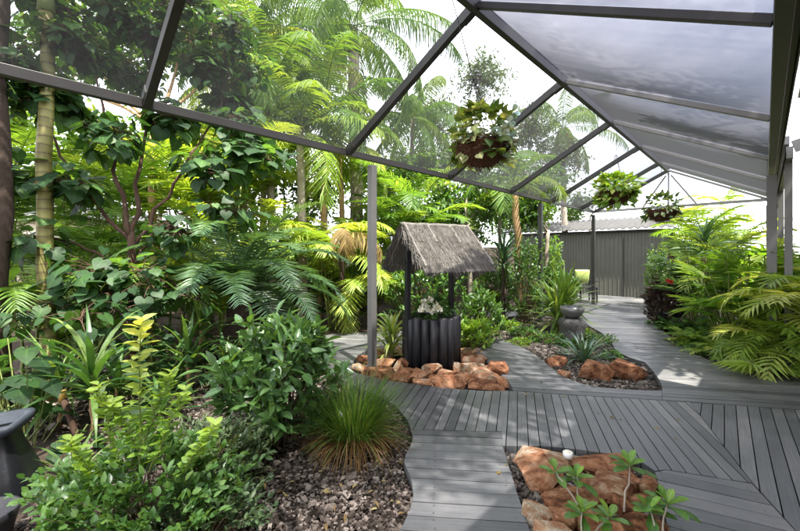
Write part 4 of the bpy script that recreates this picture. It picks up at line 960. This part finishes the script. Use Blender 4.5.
cane('cane_palm', 'tall yellow cane palm clump under the left roof beam', B(215, 7.0), 14, 3.3, .8, 1.6, 'palmyel', nl=28, ll=.42, lw=.035, group=None)
cane('cane_palm', 'bright green cane palm clump behind the ringed palm', B(75, 6.0), 12, 2.6, .8, 1.4, 'palm', nl=26, ll=.4, lw=.035)
cane('cane_palm', 'yellow fronded cane palm left of the front post', B(338, 7.4), 9, 1.9, .45, 1.3, 'palmyel', nl=26, ll=.38, lw=.03, droop=.35, el=(-.1, 1.2))
cane('cane_palm', 'light green cane palm thicket behind the well roof', B(410, 8.6), 12, 2.6, .7, 1.5, 'palm', nl=26, ll=.4, lw=.032)
dp = thing('dead_palm_leaves', 'hanging dry golden palm leaves beside the front post', 'palm leaves', B(342, 6.9))
mb = MB()
for i in range(3): frond(mb, np.array(P(338 + 3 * i, 235 + 3 * i, 6.9)), -1.2 + .8 * i, .5, 1.0, 2.2, 26, .4, .03, .1, .6, LEAFLETD, .3 + .15 * i)
mb.build('fronds', M['palmdry'], dp, True); MB().tube(curve(B(342, 6.95), P(342, 230, 6.95), 5), .05, 8).build('trunk', M['barkdark'], dp, True)

# cycad with dark arching fronds
def cycad():
    base = B(240, 5.1); t = thing('cycad', 'dark green cycad with long arching feather fronds', 'cycad', base)
    tp = np.array(base) + [0, 0, .95]
    MB().tube(curve(base, tp, 6, 0, .01), [.17, .19, .19, .18, .16, .12], 12).build('trunk', M['barkdark'], t, True)
    mb = MB()
    for i in range(34):
        k = (i + .5) / 34
        frond(mb, tp, i * 2.39996, 1.35 - 1.15 * k, N.uniform(1.5, 1.95), N.uniform(1.2, 1.9), 56, .27, .019, .35, .05, LEAFLET, np.clip(.75 - .6 * k + N.normal(0, .1), 0, 1), .12, .011, .35)
    mb.build('fronds', M['palmdark'], t, True)
cycad()
# big paddle leaves
def paddle(label, base, n, h, L, W, mat):
    t = thing('paddle_leaf_plant', label, 'plant', base); st = MB(); lf = MB(); base = np.array(base)
    for i in range(n):
        a = i * 2.4 + N.rand(); q = N.uniform(.1, .5); hh = h * N.uniform(.5, 1)
        tp = base + [math.cos(a) * q, math.sin(a) * q, hh]
        st.tube(curve(base, tp, 6, .1), np.linspace(.022, .012, 6), 6)
        leaves(lf, [tp], [[math.cos(a), math.sin(a), -.5]], [[math.cos(a) * .5, math.sin(a) * .5, 1]], L * N.uniform(.7, 1.1), W * N.uniform(.8, 1.1), HEART, N.uniform(.4, 1))
    st.build('stalk', M['greenstem'], t, True); lf.build('leaves', M[mat], t, True)
paddle('bright green giant leaf plant behind the heart leaved tree', B(205, 6.0), 11, 1.9, .8, .6, 'lime')
paddle('giant leaf plant in the shade near the left fence', B(95, 5.6), 8, 1.2, .6, .5, 'shrub')

# mid shrubs, left
strap_plant('dracaena', 'long leaved green dracaena beside the ringed palm', B(92, 3.15), 26, .75, .05, 'strap', trunk=.52, tr=.022)
strap_plant('dracaena', 'dracaena with upright leaves left of the cycad', B(188, 4.0), 26, .75, .05, 'strap', trunk=.42, tr=.022)
strap_plant('dracaena', 'tall spiky dracaena in front of the cycad', B(200, 4.5), 24, .7, .045, 'strap', trunk=.75, tr=.02)
strap_plant('spider_plant', 'low strap leaf tuft beside the urn', B(72, 2.55), 26, .36, .024, 'strap', tr=.04, el=(.2, 1.2))
strap_plant('spider_plant', 'low strap leaf tuft under the red brown trunk', B(155, 4.0), 26, .5, .03, 'strap', tr=.04, el=(.2, 1.2))
ss = thing('cut_stump', 'cut brown dracaena stump with pale orange top', 'stump', G(75, 437, -.07))
MB().tube(curve(G(78, 440, -.07), P(63, 399, G(78, 440, -.07).y), 5), [.024, .022, .021, .021, .023], 8).build('stem', M['barkbrown'], ss, True)
M['cutwood'] = surf('cut_wood', [(.3, .16, .03), (.42, .24, .05), (.5, .3, .08)], 9, .8, .2)
pq = P(62.5, 397, G(78, 440, -.07).y); MB().tube([pq - Vector((0, 0, .03)), pq, pq + Vector((.015, 0, .055))], [.026, .025, .014], 8).build('cut_face', M['cutwood'], ss, True)
def heartlow(label, base, n, h, rad_, L, mat='heart', group=None):
    n = int(n * .95)
    t = thing('round_leaf_plant', label, 'plant', base, group); st = MB(); lf = MB(); base = np.array(base)
    for i in range(n):
        a = N.rand() * 7; q = rad_ * math.sqrt(N.rand()); tp = base + [math.cos(a) * q, math.sin(a) * q, h * N.uniform(.3, 1)]
        st.tube([base + [math.cos(a) * q * .3, math.sin(a) * q * .3, 0], tp], .005, 4)
        leaves(lf, [tp], [[math.cos(a), math.sin(a), -.35]], [[math.cos(a) * .3, math.sin(a) * .3, 1]], L * N.uniform(.5, .95), L * N.uniform(.5, .9), HEART, N.uniform(.0, .6))
    st.build('stalk', M['greenstem'], t); lf.build('leaves', M[mat], t, True)
heartlow('big dull round leaves low at the left edge', B(20, 3.2), 22, .75, .45, .27)
heartlow('big round leaves below the red brown trunk', B(135, 3.7), 22, .55, .5, .24)
heartlow('dark round leaves beside the timber offcut', B(215, 4.2), 16, .4, .35, .22)
heartlow('small round leaves on the ground behind the urn', B(55, 2.75), 14, .2, .25, .12)
shrub('glossy_shrub', 'dense rounded shrub with glossy pointed leaves by the deck', 'shrub', B(284, 3.05), .50, .45, .98, 150, 9, .155, .06, 'glossy', OVAL, z0=.12, spread=.75, rb=.5)
def box_shrub():
    base = B(150, 1.95); t = shrub('box_shrub', 'bright small leaved shrub with one tall shoot in front', 'shrub', base, .55, .36, .56, 300, 11, .05, .031, 'shrub', OVAL, z0=.03, stem_r=.004, rb=.55)
    lf = MB(); st = MB()
    for x, y, x1, y1 in [(140, 320, 141, 470), (98, 385, 120, 470), (185, 390, 150, 470), (170, 372, 145, 440), (112, 402, 138, 450), (70, 440, 110, 500), (215, 425, 170, 490)]:
        pts = curve(P(x1, y1, 1.82), P(x, y, 1.78), 12, 0, .006); st.tube(pts, np.linspace(.005, .002, 12), 4, .5, False)
        n = 60; k = np.linspace(.08, 1, n); pos = np.stack([np.interp(k, np.linspace(0, 1, 12), pts[:, i]) for i in range(3)], -1)
        a = np.arange(n) * 1.571 + (np.arange(n) // 2) * .8; d = np.stack([np.cos(a), np.sin(a), N.uniform(.2, .9, n)], -1)
        leaves(lf, pos, d, np.array([0, 0, 1.0]) + N.normal(0, .3, (n, 3)), (.05 + (.04 if x == 140 else .01) * k) * N.uniform(.8, 1.1, n), (.028 + (.018 if x == 140 else .006) * k), OVAL, np.clip(.2 + (.8 if x == 140 else .4) * k, 0, 1))
    st.build('shoot', M['greenstem'], t); lf.build('shoot_leaves', M['shootleaf'], t, True)
box_shrub()
shrub('box_shrub', 'small leaved shrub filling the lower left corner', 'shrub', B(60, 1.55, -.3), .42, .3, .52, 190, 10, .045, .026, 'shrub', OVAL, z0=.03, stem_r=.004)
shrub('ground_shrub', 'grey green low shrub between mulch and glossy shrub', 'shrub', B(213, 2.45), .36, .42, .40, 260, 10, .042, .018, 'greygreen', OVAL, z0=.02, stem_r=.004)
shrub('ground_shrub', 'low dull green shrub right of the bright shoot', 'shrub', B(205, 1.95), .32, .26, .36, 170, 9, .044, .02, 'greygreen', OVAL, z0=.02, stem_r=.004, rb=.35)
shrub('ground_shrub', 'tiny leaved ground shrub under the glossy shrub', 'shrub', B(243, 2.7), .25, .25, .26, 110, 8, .045, .02, 'greygreen', OVAL, z0=.02, stem_r=.004, rb=.5)
# grass tuft
def tuft():
    b = np.array(G(353, 446, -.06)); t = thing('grass_tuft', 'green fountain grass tuft with dry brown skirt by deck', 'grass', b)
    n = 900; az = N.rand(n) * 2 * PI; k = N.rand(n); q = .12 * np.sqrt(N.rand(n))
    base = b + np.stack([np.cos(az) * q, np.sin(az) * q, np.zeros(n)], -1)
    mb = MB(); straps(mb, base, az + N.normal(0, .4, n), 1.52 - .6 * k, .62 * N.uniform(.6, 1.1, n), np.full(n, .0075), .5 + 1.3 * k * N.rand(n), 6); mb.build('blades', M['grass'], t)
    n = 420; az = N.rand(n) * 2 * PI; q = .15 * np.sqrt(N.rand(n)); base = b + np.stack([np.cos(az) * q, np.sin(az) * q, np.full(n, .05)], -1)
    mb = MB(); straps(mb, base, az + N.normal(0, .4, n), N.uniform(.4, 1.1, n), .45 * N.uniform(.6, 1.1, n), np.full(n, .006), 1.2 + 1.4 * N.rand(n), 6); mb.build('dry_blades', M['drygrass'], t)
tuft()

# around the well
strap_plant('croton', 'yellow green strap leaved croton between post and well', B(392, 5.25), 34, .5, .042, 'yucca', trunk=.42, tr=.025, bark='barkpale', heads=2, rb=.8)
wp = thing('white_flower_plant', 'dark leaved plant with white flowers inside the well', 'plant', WC + Vector((0, 0, .54)))
mb = MB(); ball_leaves(mb, WC + Vector((0, -.03, .66)), .26, 260, .12, .055, OVAT, .5); mb.build('foliage', M['shrub'], wp, True)
for x, y in [(424, 302), (430, 299), (436, 305), (428, 308), (421, 309), (433, 311), (440, 309)]:
    mb = MB(); cc = np.array(P(x, y, 4.72)); k = 18; d = rand_dirs(k); leaves(mb, np.repeat([cc], k, 0), d, rand_dirs(k), .05, .04, PETAL); mb.build('flower', M['petalwhite'], wp, True)

# thicket behind the well
for i, (px, D, top, crowns, ll, lb) in enumerate([
    (470, 9.2, (468, 220), [(P(440, 215, 9.4), .9, 1), (P(490, 200, 9.4), .9, 1), (P(465, 160, 9.6), .9, .9), (P(420, 170, 9.8), .8, .7)], .15, 'broad leaved tree behind the thatched well roof'),
    (500, 11, (500, 200), [(P(480, 190, 11), 1.1, 1), (P(520, 210, 11), 1.0, 1), (P(545, 185, 11.2), .9, 1), (P(455, 210, 11), .9, 1)], .15, 'tall leafy tree far behind the dark dracaena'),
    (545, 9.6, (548, 230), [(P(530, 215, 9.8), .6, .8), (P(535, 190, 9.8), .7, .8)], .13, 'small leafy tree behind the shaded back post'),
    (395, 10.2, (398, 200), [(P(385, 190, 10.2), .9, .9), (P(410, 220, 10.2), .8, .9), (P(370, 230, 10.2), .8, .8)], .15, 'dense leafy tree behind the front post'),
    (285, 10, (285, 200), [(P(280, 180, 10), 1.0, 1), (P(240, 200, 10), 1.0, 1), (P(320, 200, 10), .9, .9)], .15, 'leafy tree far behind the cycad'),
    (160, 9, (160, 180), [(P(150, 150, 9), 1.1, 1), (P(90, 170, 9), 1.0, .8), (P(210, 150, 9), 1.0, 1), (P(40, 110, 9), 1.0, .8)], .15, 'leafy tree beyond the left fence')]):
    btree('leafy_tree', lb, B(px, D), P(*top, D), .07, crowns, 'tree', 'barkpale', ll, ll * .55, OVAT, 150, 7)
btree('grey_tree', 'fine leaved grey green tree beyond the roof basket', B(470, 13.5), P(470, 190, 13.5), .16, [(P(430, 120, 13.5), 1.5, 1.2), (P(480, 80, 13.5), 1.3, 1), (P(530, 130, 13.8), 1.4, 1.1), (P(400, 170, 13.5), 1.2, 1), (P(560, 160, 13.8), 1.2, .9), (P(455, 165, 13.0), 1.3, 1.1), (P(510, 175, 13.2), 1.2, 1)], 'greygreen', 'barkpale', .14, .055, OVAL, 260, 8)
shrub('leafy_shrub', 'light green loose shrub right behind the well', 'shrub', B(478, 6.3), .42, .4, .95, 130, 8, .10, .05, 'shrub', OVAT, rb=.7)
shrub('leafy_shrub', 'pale green low shrub beside the well logs', 'shrub', B(470, 5.75), .36, .3, .5, 100, 7, .09, .05, 'lime', OVAT, rb=.45)
shrub('leafy_shrub', 'tall dark shrub behind the well posts', 'shrub', B(425, 7.2), .8, .6, 1.6, 170, 8, .12, .06, 'shrub', OVAT)
shrub('leafy_shrub', 'dark green shrub between cycad and front post', 'shrub', B(340, 8.0), .6, .5, 1.3, 130, 8, .12, .06, 'shrub', OVAT)
shrub('leafy_shrub', 'vine covered bush around the tan trunk', 'shrub', B(525, 7.9), .42, .4, 1.9, 170, 8, .08, .045, 'shrub', OVAT, rb=.55)
shrub('leafy_shrub', 'dark leafy bush in front of the back post', 'shrub', B(540, 8.9), .45, .5, 1.3, 150, 8, .10, .05, 'shrub', OVAT)
shrub('leafy_shrub', 'shaded bush left of the spiky yucca', 'shrub', B(498, 8.7), .6, .5, 1.3, 130, 8, .12, .06, 'tree', OVAT)
strap_plant('dracaena', 'dark spiky dracaena left of the tan trunk', B(503, 8.3), 44, .85, .05, 'blue', trunk=1.45, tr=.04, bark='barkdark', rb=.3)
shrub('ground_cover', 'low bright ground cover along the path edge', 'ground cover', G(498, 331, -.08), .42, .3, .26, 130, 6, .07, .04, 'lime', OVAT, rb=.4, z0=.0)
shrub('ground_cover', 'small dark ground cover right of the bright one', 'ground cover', G(525, 339, -.08), .3, .25, .2, 90, 6, .06, .035, 'shrub', OVAT, rb=.6, z0=.0)
shrub('ground_cover', 'green ground cover around the stone pedestal', 'ground cover', G(598, 345, -.08), .32, .28, .16, 90, 6, .055, .03, 'shrub', OVAT, rb=.7, z0=.0)
shrub('ground_cover', 'green ground cover left of the stone pedestal', 'ground cover', G(548, 345, -.08), .3, .28, .18, 90, 6, .055, .03, 'shrub', OVAT, rb=.6, z0=.0)
strap_plant('bromeliad', 'pale pink star shaped bromeliad on the gravel', G(532, 337, -.05), 11, .24, .06, 'brom', tr=.03, el=(.2, .9), bend=(.3, .9))
strap_plant('succulent', 'small lime green rosette beside the stone pedestal', G(587, 334, -.05), 26, .17, .05, 'lime', tr=.03, el=(.1, 1.4), bend=(-.3, .3))
strap_plant('yucca', 'large spiky yucca with yellow green leaves by the bowl', B(556, 7.0), 70, .82, .058, 'yucca', trunk=.62, tr=.06, bark='barktan', heads=2, el=(-.3, 1.5), bend=(.1, .9), rb=.45)
strap_plant('strap_leaf_plant', 'blue green strap leaved plant behind the orange rocks', G(584, 362, -.06), 60, .55, .035, 'blue', tr=.06, el=(.3, 1.45), bend=(.5, 1.9))

# by the shed
shrub('slender_shrub', 'tall slender green shrub before the shed door', 'shrub', B(656, 10.3), .32, .3, 1.7, 120, 8, .10, .05, 'shrub', OVAT, rb=.75)
pp = thing('potted_bush', 'bronze leaved bush with red flower in a black pot', 'potted plant', G(672, 331, -.05))
pb = G(672, 331, -.05) + Vector((.12, .3, 0))
MB().lathe([(0, 0), (.17, 0), (.22, .3), (.235, .34), (.21, .34), (.19, .28), (0, .27)], 24, pb).build('pot', M['darkpot'], pp, True)
shrub('', '', '', pb + Vector((0, 0, .02)), .42, .40, 1.0, 330, 8, .075, .042, 'purple', OVAT, parent=pp)
for x, y in [(668, 281), (671, 282)]:
    mb = MB(); cc = np.array(P(x, y, 6.55)); k = 14; d = rand_dirs(k, .3); leaves(mb, np.repeat([cc], k, 0), d, rand_dirs(k), .042, .03, PETAL); mb.build('flower', M['petalred'], pp, True)
shrub('leafy_shrub', 'bright green shrub at the right corner of the shed', 'shrub', B(690, 10.2), .55, .5, 1.9, 170, 8, .11, .05, 'shrub', OVAT, rb=.8)

# right bed
cane('golden_palm', 'largest golden cane palm at the right edge', B(806, 4.65), 18, 1.05, .42, .82, 'goldleaf', nf=5, nl=14, ll=.29, lw=.036, dry=4, bend=(.9, 1.9), el=(.1, 1.3), rb=.62, hmin=.2)
cane('golden_palm', 'low golden cane palm leaning over the deck edge', B(780, 4.8), 12, .55, .33, .55, 'goldleaf', nf=5, nl=12, ll=.22, lw=.032, dry=4, bend=(.9, 1.9), el=(-.1, 1.1), rb=.4, hmin=.15)
cane('golden_palm', 'tall yellow palm in the sun behind the right posts', B(722, 8.8), 10, 1.9, .6, 1.3, 'palmyel', nf=4, nl=22, ll=.4, lw=.03, rb=.35)
cane('golden_palm', 'tall yellow palm beyond the shed corner', B(700, 12.0), 12, 3.1, .9, 1.5, 'palmyel', nf=5, nl=22, ll=.42, lw=.034, rb=.35)
cane('golden_palm', 'mid green cane palm under the right gutter', B(762, 6.3), 11, 1.35, .5, 1.0, 'palm', nf=4, nl=14, ll=.36, lw=.042, rb=.6)
fanpalm('lady_palm', 'lady palm with long green fingers near the right posts', B(728, 6.1), 30, 1.35, .6, .48, 'palm', 8, .05, rb=.45)
fanpalm('lady_palm', 'lady palm with dark fan leaves behind bronze bush', B(700, 7.2), 30, 1.7, .6, .48, 'palmdark', 8, .05, rb=.9)
fanpalm('fan_palm', 'single yellow fan leaf seedling at the deck edge', G(765, 384, -.06), 5, .22, .14, .34, 'lime', 15, .03, rb=.8, span=3.3)
strap_plant('dracaena', 'dark upright spiky dracaena above the right palms', B(705, 8.0), 36, .62, .05, 'palmdark', trunk=1.85, tr=.03, rb=.4)
for px, py, L, m, lb in [(690, 347, .42, 'lime', 'light green fern beside the winding deck'), (706, 352, .45, 'shrub', 'soft green fern under the golden palms'), (672, 333, .34, 'shrub', 'small fern behind the bronze bush'), (722, 360, .45, 'lime', 'pale fern in front of the lady palms'), (698, 335, .5, 'shrub', 'dense fern in the middle of right bed')]:
    b_ = G(px, py, -.06); t_ = thing('fern', lb, 'fern', b_, 'ferns in the right bed'); mb = MB()
    for i in range(24): frond(mb, np.array(b_) + [0, 0, .03], i * 2.4, 1.3 - .9 * i / 24, L * N.uniform(.8, 1.15), N.uniform(.9, 1.7), 22, .10, .022, .2, .0, LEAFLET, N.uniform(.3, 1), .1, .004, .3)
    mb.build('fronds', M[m], t_, True)
shrub('leafy_shrub', 'dark shrub in the shade of the verandah', 'shrub', B(775, 7.0), .7, .6, 1.5, 150, 8, .12, .06, 'shrub', OVAT)

# seedlings in the front rock bed
def seedling(label, base, heads, L=.13, W=.055):
    t = thing('seedling', label, 'seedling', base, 'seedlings among the front rocks'); st = MB(); lf = MB()
    for x, y, D, n in heads:
        tp = np.array(P(x, y, D)); st.tube(curve(base, tp, 6, 0, .005), np.linspace(.006, .004, 6), 5)
        az = np.arange(n) * 2.4 + N.rand() * 6; k = (np.arange(n) + .5) / n
        e = 1.15 - 1.25 * k
        d = np.stack([np.cos(az) * np.cos(e), np.sin(az) * np.cos(e), np.sin(e)], -1)
        leaves(lf, tp - np.array([0, 0, 1]) * (k * .03)[:, None], d, np.array([0, 0, 1.0]) - d * .3, L * (.6 + .5 * k) * N.uniform(.85, 1.1, n), W * (.7 + .4 * k), T_leaf([0, .3, .62, .88, 1], [.16, .55, 1.0, .75, .05], .3, .25), np.clip(.85 - .6 * k + N.normal(0, .1, n), 0, 1))
    st.build('stem', M['barkpale'], t, True); lf.build('leaves', M['seed'], t, True)
M['seed'] = leafmat('seedling_leaf', [(.035, .10, .02), (.11, .25, .04), (.22, .36, .07)], .4, .35, .5, 1.7)
seedling('tallest seedling with a rosette of paddle leaves', G(624, 512, .05), [(630, 464, 2.2, 12)])
seedling('twin headed seedling left of the tallest one', G(578, 505, .05), [(577, 476, 2.22, 11), (556, 471, 2.25, 8)], .11, .05)
seedling('front seedling low at the bottom of view', G(582, 545, .05), [(583, 511, 1.95, 11), (610, 516, 1.95, 8)], .12, .05)
seedling('seedling leaning over the right deck edge', G(660, 545, .02), [(668, 503, 1.98, 12), (650, 509, 1.98, 8)], .13, .055)

# thicket across the back left
for i, (px, D, rx, h, m, lb) in enumerate([
    (262, 8.4, .8, 2.3, 'shrub', 'tall leafy bush behind the cycad fronds'), (300, 9.2, .8, 2.6, 'lime', 'tall bright bush between the pale palm trunks'),
    (370, 9.4, .8, 2.5, 'lime', 'bright tall bush right behind the front post'), (205, 8.2, .9, 2.4, 'lime', 'bright tall bush behind the giant leaf plant'),
    (140, 7.6, .9, 2.2, 'shrub', 'tall bush behind the red brown trunk'), (75, 7.2, .8, 1.7, 'lime', 'bright bush before the left paling fence'), (440, 10.2, .9, 2.7, 'shrub', 'tall bush far behind the well roof'), (562, 11.0, .45, .9, 'shrub', 'bush against the left end of the shed')]):
    shrub('tall_shrub', lb, 'shrub', B(px, D), rx, .6, h, 190, 8, .15, .075, m, OVAT, rb=.5)

N = np.random.RandomState(31)
for px, D, n, h, r, L, lb in [(28, 3.0, 18, .9, .4, .2, 'tall round leaved plant between the dark trunk and ringed palm'), (112, 3.9, 22, .8, .45, .2, 'round leaved plant left of the red brown trunk base'), (172, 4.3, 18, .7, .4, .18, 'round leaved plant between two dracaenas'), (5, 2.9, 14, .6, .35, .2, 'round leaved plant at the extreme left behind the urn'), (250, 4.6, 14, .45, .35, .15, 'round leaved plant under the cycad fronds')]:
    heartlow(lb, B(px, D), n, h, r, L)
for px, D, L, h, lb in [(118, 3.5, .55, .3, 'narrow strap leaved dracaena before the red brown trunk'), (225, 4.4, .5, .25, 'narrow strap leaved dracaena beside the cycad trunk'), (60, 3.3, .6, .4, 'strap leaved dracaena at the foot of the ringed palm'), (160, 3.4, .5, .12, 'low strap leaved dracaena near the timber offcut')]:
    strap_plant('dracaena', lb, B(px, D), 22, L, .04, 'strap', trunk=h, tr=.018)

for px, D, ty, crowns, lb in [
    (205, 7.6, 190, [(190, 150, .9, 1), (240, 160, .8, 1), (215, 205, .8, .8)], 'bright lime leaved tree lit behind the heart leaved tree'),
    (110, 7.4, 190, [(100, 140, .9, 1), (60, 170, .8, .9), (140, 190, .8, .9)], 'bright lime leaved tree behind the ringed palm'),
    (20, 6.8, 170, [(10, 130, .8, .9), (-40, 160, .8, .7)], 'lime leaved tree beyond the dark trunk at left'),
    (385, 11.5, 200, [(360, 180, 1.1, 1), (410, 170, 1.1, 1), (440, 190, 1.0, .9)], 'lime leaved tree far behind the front post')]:
    btree('lime_tree', lb, B(px, D), P(px, ty, D), .05, [(P(x, y, D), r * .9, q) for x, y, r, q in crowns], 'lime', 'barkpale', .15, .09, OVAT, 130, 7)
# unseen tree, added behind and right of the viewer to dapple the deck
btree('shade_tree', 'unseen spreading tree added behind the viewer to dapple the deck', (4.6, -1.5, 0), (3.6, -.6, 5.0), .2, [((1.2, 1.9, 6.6), .75, .8), ((2.3, 1.4, 6.6), .9, .9), ((3.2, 1.2, 6.8), .9, .8), ((1.6, .6, 6.8), .8, .8), ((3.6, 2.4, 6.4), .8, .7), ((.9, .2, 7.0), .7, .6), ((4.4, 3.6, 6.4), .7, .6), ((2.6, 2.7, 7.0), .6, .6), ((4.9, 3.0, 5.6), .8, .55), ((5.4, 3.5, 5.9), .7, .5)], 'tree', 'barkpale', .14, .08, OVAT, 120, 6)

for i, (px, D, ty, cr_, lb) in enumerate([(545, 17.5, 205, [(525, 215), (550, 200), (570, 215), (505, 225)], 'leafy tree behind the left end of the shed'), (590, 16.5, 215, [(580, 205), (610, 200)], 'small tree far behind the shed roof'), (455, 12, 215, [(440, 225), (470, 235), (490, 215), (420, 235)], 'leafy tree deep behind the well and dracaena')]):
    btree('leafy_tree', lb, B(px, D), P(px, ty, D), .06, [(P(x, y, D), .85, 1) for x, y in cr_], 'tree', 'barkpale', .15, .085, OVAT, 120, 7)
fanpalm('lady_palm', 'bright lady palm with spreading fingers before the right posts', B(742, 5.5), 30, 1.55, .5, .46, 'lime', 8, .042, rb=.25)
fanpalm('lady_palm', 'shaded lady palm between golden palms and verandah', B(762, 5.6), 26, 1.5, .5, .46, 'palm', 8, .045, rb=.5)

rr9 = np.random.RandomState(8); mb = MB(); pts = []
for x0, x1, y0, y1, n in ((520, 700, 395, 440, 7), (480, 640, 340, 395, 14), (590, 690, 305, 360, 16), (250, 400, 440, 520, 30), (500, 660, 450, 530, 10)):
    for i in range(n):
        p = G(rr9.uniform(x0, x1), rr9.uniform(y0, y1), .006); pts.append((p.x, p.y, .006 if x0 > 300 else -.015))
n = len(pts)
leaves(mb, np.array(pts), np.stack([rr9.normal(0, 1, n), rr9.normal(0, 1, n), rr9.normal(0, .05, n)], -1), np.array([0, 0, 1.0]) + rr9.normal(0, .15, (n, 3)), rr9.uniform(.025, .06, n), rr9.uniform(.012, .028, n), OVAT, rr9.rand(n))
kind(tag(mb.build('fallen_leaves', M['palmdry']), 'small dry fallen leaves scattered over deck and mulch', 'leaves'), 'stuff')
N = np.random.RandomState(41)
for x, y, rx, h, m, lb in [(520, 347, .22, .14, 'lime', 'low green creeper at the left of the gravel bed'), (612, 362, .16, .14, 'shrub', 'low green tuft behind the largest orange rock'), (572, 350, .2, .16, 'shrub', 'low green creeper in front of the stone pedestal'), (690, 351, .22, .16, 'lime', 'low light green ground cover at the right path edge'), (655, 327, .2, .14, 'shrub', 'low ground cover at the foot of the bronze bush'), (728, 366, .24, .18, 'shrub', 'low ground cover between fern and golden palm')]:
    shrub('ground_cover', lb, 'ground cover', G(x, y, -.07), rx, rx * .8, h, 80, 6, .045, .024, m, OVAT, rb=.5, z0=.0, stem_r=.003)

N = np.random.RandomState(90)
for px, D, ty, L, m, lb in [(262, 9.6, 40, 2.3, 'palm', 'tall feathery palm between heart leaved tree and queen palm'), (305, 10.4, 75, 2.2, 'palmyel', 'feathery palm low behind the queen palm trunk'), (410, 10.6, 118, 2.0, 'palm', 'feathery palm right of the queen palm under the rafter'), (232, 8.0, 15, 2.0, 'palmyel', 'pale feathery palm against the heart leaved crown'), (325, 12.5, 20, 2.6, 'palm', 'far feathery palm left of the queen palm crown')]:
    palm('feather_palm', lb, B(px, D), P(px + 3, ty, D), .075, 16, L, m, 'barkpale', nl=48, ll=.5, lw=.024, droop=.6, tmpl=LEAFLETD, el=(-.6, 1.35), bend=(1.0, 2.0), vee=.05, group='feather palms behind the garden')

N = np.random.RandomState(55)
cane('cane_palm', 'small fine leaved palm low between the two left trunks', B(24, 4.1), 7, 1.2, .4, .95, 'palm', nl=26, ll=.26, lw=.018, nf=4, rb=.55)
cane('cane_palm', 'small fine leaved palm right of the red brown trunk', B(165, 4.9), 8, 1.2, .45, 1.0, 'palm', nl=26, ll=.28, lw=.018, nf=4, rb=.6)
shrub('leafy_shrub', 'tall green bush hiding the left end of the shed wall', 'shrub', B(548, 12.2), .55, .5, 2.1, 170, 8, .12, .06, 'tree', OVAT, rb=.6)
